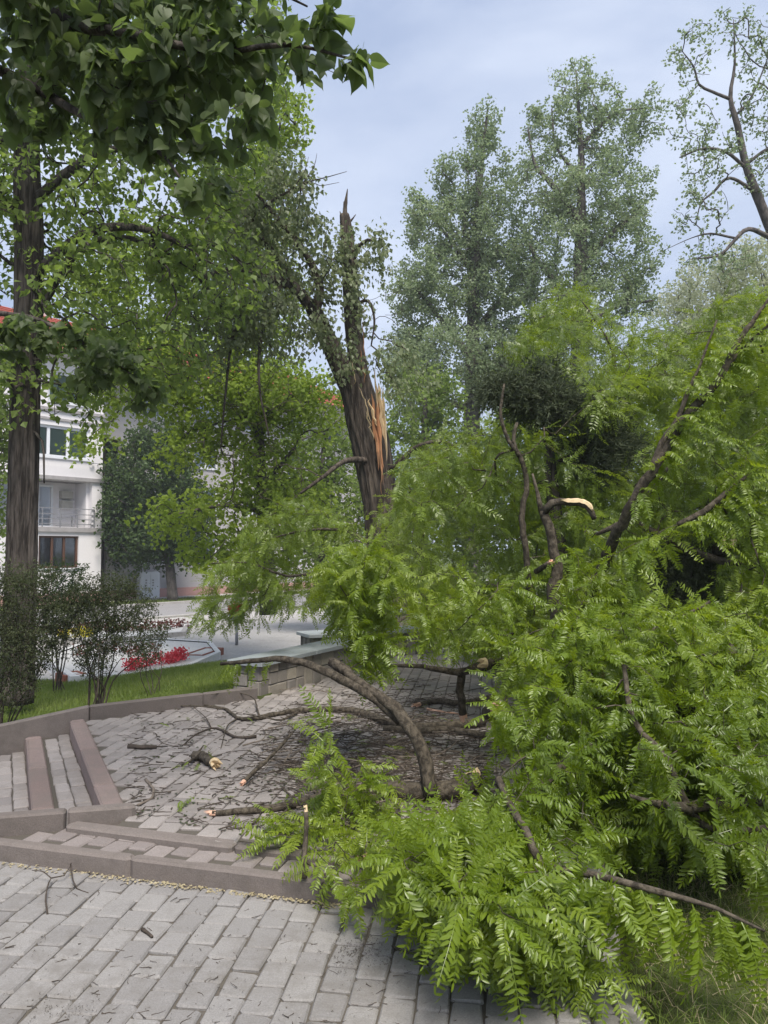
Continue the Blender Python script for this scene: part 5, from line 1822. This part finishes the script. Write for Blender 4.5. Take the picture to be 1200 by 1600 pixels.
def region(poly, n, ylo, yhi, zmin=.03):
    poly = np.array(poly, float)
    out = []
    lo, hi = poly.min(0), poly.max(0)
    while len(out) < n:
        p = rng.uniform(lo, hi)
        if not inpoly(p[:1], p[1:], poly)[0]:
            continue
        a, b = ylo(p[1]) if callable(ylo) else ylo, yhi(p[1]) if callable(yhi) else yhi
        Y = rng.uniform(a, b)
        if any(((p[0] - h[0]) / h[2]) ** 2 + ((p[1] - h[1]) / h[3]) ** 2 < 1 and Y < h[4] and rng.uniform() < h[5] for h in HOLES):
            continue
        q_ = at(p[0], p[1], Y)
        if q_[2] < ground_z(q_[0], q_[1])[0] + zmin:
            continue
        if lump(4.2, q_[None])[0] < .43 and rng.uniform() < .85:
            continue
        out.append(q_)
    return np.array(out)


def dg(py):
    return 1.55 * F / max(py - HORIZON, 60)


REG = [
    (region([(600, 1350), (650, 1290), (710, 1262), (790, 1235), (900, 1210), (1210, 1200), (1210, 1350), (1060, 1300), (965, 1310), (925, 1390), (860, 1455), (770, 1445), (700, 1410), (630, 1365)], 580, lambda y: dg(y) * .74, lambda y: dg(y) * .99), 6),
    (region([(770, 1000), (900, 960), (1210, 930), (1210, 1210), (900, 1215), (790, 1225), (765, 1120)], 780, lambda y: 3.1 + (1230 - y) * .004, lambda y: 3.9 + (1230 - y) * .012), 6),
    (region([(640, 900), (900, 860), (1210, 800), (1210, 970), (900, 985), (780, 1010), (720, 1020), (640, 960)], 640, 5.0, 9.5), 6),
    (region([(620, 720), (700, 670), (760, 650), (900, 600), (1210, 540), (1210, 840), (900, 880), (640, 905), (612, 800)], 1350, 6.3, 10.5), 6),
    (region([(800, 530), (832, 470), (900, 450), (980, 510), (1050, 520), (1100, 470), (1210, 440), (1210, 570), (900, 640), (770, 620)], 480, 6.8, 9.5), 6),
    (region([(1090, 560), (1210, 470), (1210, 980), (1100, 920), (1110, 760)], 260, 5.2, 7.0), 5),
    (region([(300, 975), (320, 880), (380, 820), (470, 770), (560, 800), (610, 840), (630, 900), (560, 930), (480, 950), (400, 970), (310, 985)], 300, 8.0, 9.4), 5),
    (region([(500, 900), (550, 840), (620, 870), (612, 960), (600, 1030), (565, 1035), (548, 980)], 110, 5.0, 5.8), 6),
    (region([(400, 1290), (470, 1270), (560, 1270), (600, 1300), (560, 1390), (500, 1380), (470, 1340), (410, 1310)], 30, lambda y: dg(y) * .88, lambda y: dg(y) * .97), 4),
    (region([(470, 1140), (540, 1120), (580, 1200), (600, 1290), (540, 1290), (500, 1230)], 32, 4.0, 4.4), 4),
    (region([(590, 800), (680, 760), (700, 900), (620, 930)], 90, 9.5, 11.5), 5),
    (region([(640, 930), (780, 900), (790, 1000), (700, 1010)], 90, 6.5, 9.0), 5),
]
PTS = np.vstack([r_ for r_, _ in REG])
PER = np.concatenate([np.full(len(r_), k) for r_, k in REG])
nodes, par, nb, order = grow(SK, PTS, .15)
mb = MB()
branch_mesh(mb, nodes, par, nb, order, .0022, .016, sides=5)
mb.build('branches', M['limb'], ft, smooth=True, kind='stuff')
idx = np.array(order)
per = PER[idx - nb]
idx = np.repeat(idx, per)
a, b = nodes[par[idx]], nodes[idx]
ln = np.linalg.norm(b - a, axis=1, keepdims=True)
t = 1 - rng.uniform(0, 1, (len(idx), 1)) * np.minimum(.9, .35 / np.maximum(ln, 1e-6))
pos = a + (b - a) * t
side = np.where(pos[:, :1] < -.2, -1.0, 1.0)
wind = np.hstack([side * .35, np.full_like(side, -.25), np.where(pos[:, 1:2] < 3.5, -.12, -.35)])
d = nrm(nrm(b - a) * .45 + rng.normal(0, .55, pos.shape) + wind)
up = rng.normal(0, .5, pos.shape) + np.array([0, -.25, 1.0])
up[rng.uniform(size=len(up)) < .12] *= -1
sc = rng.uniform(.12, .29, len(pos)) * np.where(pos[:, 1] < 3.2, 1.0, np.where(pos[:, 1] < 4.2, .92, 1.0))
val = np.clip(.46 + 1.5 * (lump(2.9, pos) - .5) + rng.normal(0, .22, len(pos)), 0, 1)


# drooping leaves set closely along the front boughs
def along(path, n, droop, lo=.1, hi=1.0, size=(.18, .29), sidew=.6):
    P_, r_ = path
    T_ = nrm(np.gradient(P_, axis=0))
    k = (rng.uniform(lo, hi, n) * (len(P_) - 1)).astype(int)
    s_ = nrm(np.cross(T_[k], np.array([0, 0, 1.0]))) * np.where(rng.uniform(size=(n, 1)) < .5, -1, 1)
    d_ = T_[k] * .5 + s_ * sidew + np.array([0, 0, -droop]) + rng.normal(0, .2, (n, 3))
    return P_[k], nrm(d_), rng.normal(0, .35, (n, 3)) + np.array([0, -.3, 1]), rng.uniform(*size, n)


ex = [along(SK[16], 95, .75, .45, 1.0), along(SK[16], 30, .5, .05, .5), along(SK[17], 60, .4), along(SK[19], 40, .2, .1, 1.0), along(SK[20], 50, .2), along(SK[2], 14, .5, .7, 1.0, (.14, .2)), along(SK[3], 40, .4, .45, 1.0), along(SK[15], 40, .4), along(SK[24], 60, .5, .2, 1), along(SK[23], 70, .5, .2, 1), along(SK[25], 40, .6, .3, 1), along(SK[11], 90, .4, .45, 1.0), along(SK[12], 60, .4, .4, 1.0)]
# a rosette of fronds on the paving edge
c_ = at(948, 1520, 2.72)
aa = np.linspace(0, 6.28, 13)[:-1]
ex.append((np.repeat(c_[None], 12, 0) + rng.normal(0, .01, (12, 3)), np.column_stack([np.cos(aa), np.sin(aa) * .8 - .25, .25 + .2 * np.sin(aa)]), np.tile([0, -.4, 1.0], (12, 1)), rng.uniform(.15, .22, 12)))
pos = np.vstack([pos] + [e_[0] for e_ in ex])
d = np.vstack([d] + [e_[1] for e_ in ex])
up = np.vstack([up] + [e_[2] for e_ in ex])
sc = np.concatenate([sc] + [e_[3] for e_ in ex])
val = np.concatenate([val] + [np.clip(rng.normal(.6, .2, len(e_[0])), 0, 1) for e_ in ex])
# nothing through the paving: lift the direction of leaves whose tips would dive below
gz = ground_z(pos[:, 0], pos[:, 1])
tipz = pos[:, 2] + d[:, 2] * sc * 1.1 - .35 * sc
low = tipz < gz + .02
d[low, 2] = np.maximum(d[low, 2], (gz[low] + .05 + .3 * sc[low] - pos[low, 2]) / sc[low])
d = nrm(d)
# keep the front of the conifers clear
px, py = proj(pos)
kl = np.ones(len(pos), bool)
for h in HOLES[:4]:
    kl &= ~((((px - h[0]) / (h[2] * .8)) ** 2 + ((py - h[1]) / (h[3] * .8)) ** 2 < 1) & (pos[:, 1] < h[4]) & (rng.uniform(size=len(pos)) < h[5]))
pos, d, up, sc, val = pos[kl], d[kl], up[kl], sc[kl], val[kl]
big, rest = split_big(pos, sc, 300)
leaf_parts(ft, 'pin_near', M['locust'], pos[big], d[big], up[big], sc[big])
nr = rest[pos[rest, 1] < 6.2]
fr_ = rest[pos[rest, 1] >= 6.2]
mb = MB()
place(mb, TPL['pin_near'], pos[nr], d[nr], up[nr], sc[nr], val[nr])
mb.build('foliage', M['locust'], ft, kind='stuff')
mb = MB()
place(mb, TPL['pin_far'], pos[fr_], d[fr_], up[fr_], sc[fr_] * 1.08, val[fr_])
mb.build('far_foliage', M['locust_far'], ft, kind='stuff')
print('fallen', len(pos), len(nr), round(time.time() - T0, 1))


# ================================================================== BRANCHES AND LITTER ON THE PAVING
def lay(pts, r0, r1, lift=0.0, z=.12, step=.05, wob=.2):
    """pts: (px, py) on the paving, or (px, py, height above paving)"""
    P_ = []
    for i, p in enumerate(pts):
        h_ = p[2] if len(p) > 2 else 0.0
        rr = r0 + (r1 - r0) * i / (len(pts) - 1)
        P_.append(gp(p[0], p[1], z + rr + h_))
    P2, r2 = catmull(P_, np.linspace(r0, r1, len(pts)), step)
    P2 = P2 + rng.normal(0, 1, P2.shape) * (r2 * wob)[:, None] * np.array([1, 1, .3])
    return P2, r2


def fallen_branch(label, main_, sides_, mat, ends=(), z=.12, cat='branch', name='fallen_branch', leaves=0, lsz=(.12, .2)):
    P_, r_ = main_
    root = thing(name, label, cat, (*P_[len(P_) // 2][:2], z))
    part_tube('stem', main_, mat, root, 10, .09)
    for s_ in sides_:
        part_tube('side_branch', s_, mat, root, 7, .08)
    for (e_, rr, mt, ln_) in ends:
        torn_end(root, P_, rr, M[mt], end=e_, ln=ln_)
    if leaves:
        allp = [main_] + list(sides_)
        m_ = MB()
        for k in range(leaves):
            pp = allp[k % len(allp)][0]
            i = rng.integers(len(pp) // 2, len(pp))
            dd_ = nrm(np.array([rng.normal(0, 1), rng.normal(0, 1), .35]))
            place(m_, TPL['pin_near'], pp[i][None], dd_[None], np.array([[0, 0, 1.0]]) + rng.normal(0, .2, (1, 3)), rng.uniform(*lsz), .6)
        m_.build('leaf_spray', M['locust'], root, kind='stuff')
    return root


fallen_branch('long grey branch lying from the kerb towards the middle of the platform', lay([(755, 1128), (690, 1135), (620, 1132), (560, 1112), (510, 1108), (450, 1112), (400, 1122), (372, 1122), (352, 1108), (320, 1102)], .04, .009, wob=.25),
              [lay([(372, 1122), (355, 1135, .02), (345, 1170)], .008, .003), lay([(470, 1110), (440, 1125, .03), (420, 1122, .04), (380, 1115, .05)], .012, .004), lay([(352, 1108), (300, 1103, .02), (245, 1105)], .008, .003), lay([(405, 1118), (395, 1090, .05), (365, 1082, .08), (330, 1085, .1)], .008, .003)], M['limb'])
fallen_branch('bare forked stick lying left of the long grey branch', lay([(400, 1151), (370, 1152), (345, 1140), (330, 1138), (305, 1148), (285, 1165)], .013, .004), [lay([(330, 1138), (320, 1120, .02), (290, 1095, .02)], .006, .002)], M['twig'])
fallen_branch('mossy broken limb piece with splintered pale end on the platform', lay([(302, 1180), (318, 1184), (336, 1192)], .032, .036, step=.03), [lay([(305, 1182), (296, 1190, .03), (284, 1196)], .012, .006), lay([(308, 1178), (318, 1165, .04)], .01, .004)], M['limb'], [(-1, .036, 'wood_pale', .09)], leaves=5, lsz=(.07, .11))
fallen_branch('dark flat bark piece with a leafy end near the step kerb', lay([(200, 1166), (222, 1167), (245, 1167)], .018, .014, step=.04), [lay([(240, 1167), (262, 1166)], .006, .003)], M['twig'])
fallen_branch('long tapering branch with pinkish broken tip pointing left', lay([(332, 1271), (370, 1268), (410, 1264), (455, 1258), (500, 1246), (545, 1238, .02), (600, 1235, .04)], .016, .030), [lay([(500, 1246), (480, 1225, .04), (450, 1215, .08)], .012, .005), lay([(455, 1258), (440, 1275, .02), (420, 1290)], .008, .003)], M['limb'], [(0, .016, 'wood_pink', .05)])
fallen_branch('slanting grey stick with pink cut end propped in the twigs', lay([(378, 1224, .0), (400, 1203, .05), (425, 1180, .10), (448, 1155, .16)], .015, .011), [lay([(448, 1155, .16), (462, 1140, .2)], .008, .004)], M['limb'], [(0, .015, 'wood_pink', .03)])
fallen_branch('short upright stick standing at the kerb before the heap', lay([(476, 1372, .0), (475, 1340, .07), (479, 1300, .17), (477, 1262, .27)], .014, .010, z=.09), [lay([(475, 1345, .06), (500, 1360, .05), (520, 1385, .0)], .008, .004, z=.09)], M['limb'], [(-1, .010, 'wood_pale', .015)], z=.09)
fallen_branch('thick mossy log on the ground at the foot of the arching branch', lay([(605, 1232), (640, 1236), (690, 1236), (745, 1222)], .055, .06, step=.06), [lay([(690, 1232, .03), (715, 1215, .06), (738, 1208, .10)], .02, .008), lay([(630, 1236), (560, 1250, .03), (490, 1265, .05), (440, 1232, .10)], .022, .005)], M['limb'], [(-1, .06, 'wood_pale', .1)])
fallen_branch('brown branch lying across the rear of the platform', lay([(600, 1138), (650, 1142), (700, 1140), (760, 1150)], .028, .026), [lay([(640, 1140), (600, 1125, .05), (560, 1120, .06)], .012, .004)], M['limb'])
fallen_branch('branch with pink torn bark behind the arching branch', lay([(655, 1100), (685, 1096), (720, 1098), (770, 1090)], .022, .028), [], M['limb'], [(0, .02, 'wood_pink', .12)])
fallen_branch('reddish splintered wood strip on the rear of the platform', lay([(668, 1108), (690, 1112), (722, 1116)], .012, .006), [], M['wood_pink'])
fallen_branch('greenish curved twig lying beside the step kerb', lay([(228, 1218), (240, 1235), (235, 1248), (215, 1258)], .009, .007), [lay([(228, 1218), (215, 1222)], .004, .002)], M['twig_pale'])
fallen_branch('grey branch with pale cut end between front kerb and leaf heap', lay([(572, 1340), (600, 1327, .03), (650, 1312, .07), (700, 1300, .1)], .02, .024), [lay([(640, 1316, .05), (625, 1350, .02), (600, 1370)], .008, .003)], M['limb'], [(0, .02, 'wood_pink', .02)])
fallen_branch('thin forked dry twig standing on the foreground pavement', lay([(74, 1428), (72, 1398, .02), (80, 1372, .03), (100, 1368, .03), (112, 1348, .05)], .0042, .002, z=0), [lay([(80, 1372, .03), (68, 1362, .05), (50, 1360, .04)], .003, .0015, z=0)], M['twig'], z=0)
fallen_branch('small hooked dry twig near the front kerb on the pavement', lay([(110, 1350, .04), (114, 1375, .02), (120, 1388), (138, 1395)], .0038, .002, z=0), [lay([(118, 1386), (112, 1380, .02)], .002, .001, z=0)], M['twig'], z=0)
fallen_branch('leafy green sprig lying flat on the pavement below the heap', lay([(612, 1478), (640, 1488), (680, 1495), (720, 1492)], .004, .006, z=0), [lay([(650, 1490), (670, 1510)], .003, .002, z=0)], M['limb'], leaves=9, z=0, lsz=(.10, .16))
fallen_branch('small dark twig stub on the foreground pavers', lay([(222, 1452), (232, 1458), (238, 1464)], .008, .006, z=0, step=.02), [lay([(228, 1455), (226, 1450)], .004, .002, z=0, step=.01)], M['twig'], z=0)
for k, (pts_, z_) in enumerate((([(12, 1450), (35, 1415)], 0),)[:0]):
    pass


def litter(name, label, n, samp, lng, rad, mat, z, flat=True):
    m_ = MB()
    for k in range(n):
        px_, py_ = samp()
        p = gp(px_, py_, z)
        L_ = rng.uniform(*lng) ** 1.0
        an = rng.normal(0.15, .75) + (math.pi if rng.uniform() < .5 else 0)
        m = 5
        dx = np.cumsum(np.column_stack([np.cos(an + rng.normal(0, .35, m)), np.sin(an + rng.normal(0, .35, m)), np.zeros(m)]) * L_ / m, 0)
        r_ = rng.uniform(*rad)
        P_ = p + dx - dx.mean(0)
        P_[:, 2] = z + r_ * .8 + np.abs(np.cumsum(rng.normal(0, .12, m))) * L_ * .25 * (0 if flat and L_ < .12 else 1)
        tube(m_, P_, np.linspace(r_, r_ * .45, m), 4, val=rng.uniform(0, 1), cap=False)
        if rng.uniform() < .35 and L_ > .1:
            q_ = P_[2]
            e_ = q_ + np.array([math.cos(an + .8), math.sin(an + .8), .2]) * L_ * .35
            tube(m_, np.array([q_, (q_ + e_) / 2 + rng.normal(0, .005, 3), e_]), [r_ * .6, r_ * .5, r_ * .3], 3, val=.5, cap=False)
    o_ = m_.build(name, mat, kind='stuff')
    tag(o_, label, 'twigs')


def samp_dense():
    while True:
        x_, y_ = rng.normal(600, 110), rng.normal(1175, 62)
        if 1062 < y_ < 1330 and 300 < x_ < 800 and x_ > 430 - (y_ - 1120) * .5:
            return x_, y_


def samp_wide():
    while True:
        x_, y_ = rng.uniform(150, 760), rng.uniform(1095, 1335)
        if x_ > 190 + max(0, (y_ - 1160)) * .15 and y_ < 1262 + (x_ - 150) * .2 and (y_ > 1100 or x_ > 400):
            return x_, y_


def samp_fore():
    while True:
        x_, y_ = rng.uniform(0, 720), rng.uniform(1355, 1600)
        if y_ > 1352 + x_ * .13 + abs(rng.normal(0, 90)) * (rng.uniform() > .3):
            return x_, y_


litter('twig_litter', 'thick tangle of bare dark twigs strewn over the middle of the platform', 1000, samp_dense, (.1, .55), (.0015, .0052), M['twig'], .12)
litter('twig_litter', 'scattered small twigs and bark crumbs across the open platform', 800, samp_wide, (.02, .22), (.0016, .0052), M['twig'], .12)
litter('twig_litter', 'few tiny twig crumbs on the foreground pavement', 150, samp_fore, (.012, .07), (.0008, .0022), M['twig'], .0)
litter('twig_litter', 'pale weathered twigs mixed into the tangle on the platform', 180, samp_dense, (.1, .5), (.0025, .007), M['twig_pale'], .125)
# chips, seeds and torn leaf bits
m_ = MB()
n_ = 1500
pp = np.array([gp(*samp_wide(), .121) if k % 2 else gp(*samp_dense(), .121) for k in range(n_)])
place(m_, TPL['simple'], pp + np.array([0, 0, .003]), np.column_stack([rng.normal(0, 1, (n_, 2)), np.full(n_, .05)]), np.tile([0, 0, 1.0], (n_, 1)), rng.uniform(.008, .03, n_), rng.uniform(0, .7, n_))
o = m_.build('leaf_litter', M['shrub'], kind='stuff')
tag(o, 'small torn leaf scraps and chips lying among the twigs', 'leaf litter')
m_ = MB()
n_ = 90
pp = np.array([gp(*(samp_dense() if k % 3 else samp_wide()), .125) for k in range(n_)])
place(m_, TPL['pin_near'], pp + np.array([0, 0, .03]), np.column_stack([rng.normal(0, 1, (n_, 2)), np.full(n_, .15)]), np.tile([0, 0, 1.0], (n_, 1)) + rng.normal(0, .25, (n_, 3)), rng.uniform(.08, .18, n_), rng.uniform(.3, 1, n_))
o = m_.build('leaf_litter', M['locust'], kind='stuff')
tag(o, 'green feathery leaves torn off and lying among the twigs', 'leaf litter')
m_ = MB()
n_ = 420
edge = []
for k in range(n_):
    x_ = rng.uniform(0, 560)
    p = gp(x_, 1347 + x_ * .127 + abs(rng.normal(0, 3.5)), .002)
    edge.append(p)
edge = np.array(edge)
place(m_, TPL['simple'], edge + np.array([0, 0, .004]), np.column_stack([rng.normal(0, 1, (len(edge), 2)), np.full(len(edge), .1)]), np.tile([0, 0, 1.0], (len(edge), 1)) + rng.normal(0, .2, (len(edge), 3)), rng.uniform(.006, .022, len(edge)), rng.uniform(.2, 1, len(edge)))
o = m_.build('leaf_litter', M['straw'], kind='stuff')
tag(o, 'dry straw coloured scraps caught along the foot of the front kerb', 'leaf litter')
m_ = MB()
cr_ = np.array([gp(rng.normal(566, 24), rng.normal(1490, 13), .001) for _ in range(520)] + [gp(rng.normal(105, 30), rng.normal(1585, 14), .001) for _ in range(120)] + [gp(rng.uniform(0, 640), rng.uniform(1440, 1600), .001) for _ in range(260)])
place(m_, TPL['tuft'], cr_ + np.array([0, 0, .001]), rng.normal(0, 1, (len(cr_), 3)), rng.normal(0, 1, (len(cr_), 3)), rng.uniform(.003, .009, len(cr_)), rng.uniform(0, 1, len(cr_)))
o = m_.build('soil_crumbs', M['sand'], kind='stuff')
tag(o, 'crumbs of washed-in earth over the sunken foreground pavers', 'soil')
print('total', round(time.time() - T0, 1))
# ================================================================== HAZE
m_ = MB()
box(m_, (-90, -25, -2.2), (90, 130, 26))
hz = NT('haze_air')
pv_ = hz.n('ShaderNodeVolumePrincipled')
pv_.inputs['Color'].default_value = (0.88, 0.93, 1.0, 1)
pv_.inputs['Density'].default_value = 0.0011
pv_.inputs['Anisotropy'].default_value = 0.0
hz.l(pv_.outputs[0], hz.out.inputs['Volume'])
o = m_.build('haze', hz.m, kind='stuff')
tag(o, 'thin pale haze in the air over the park', 'haze')
print('all', round(time.time() - T0, 1))
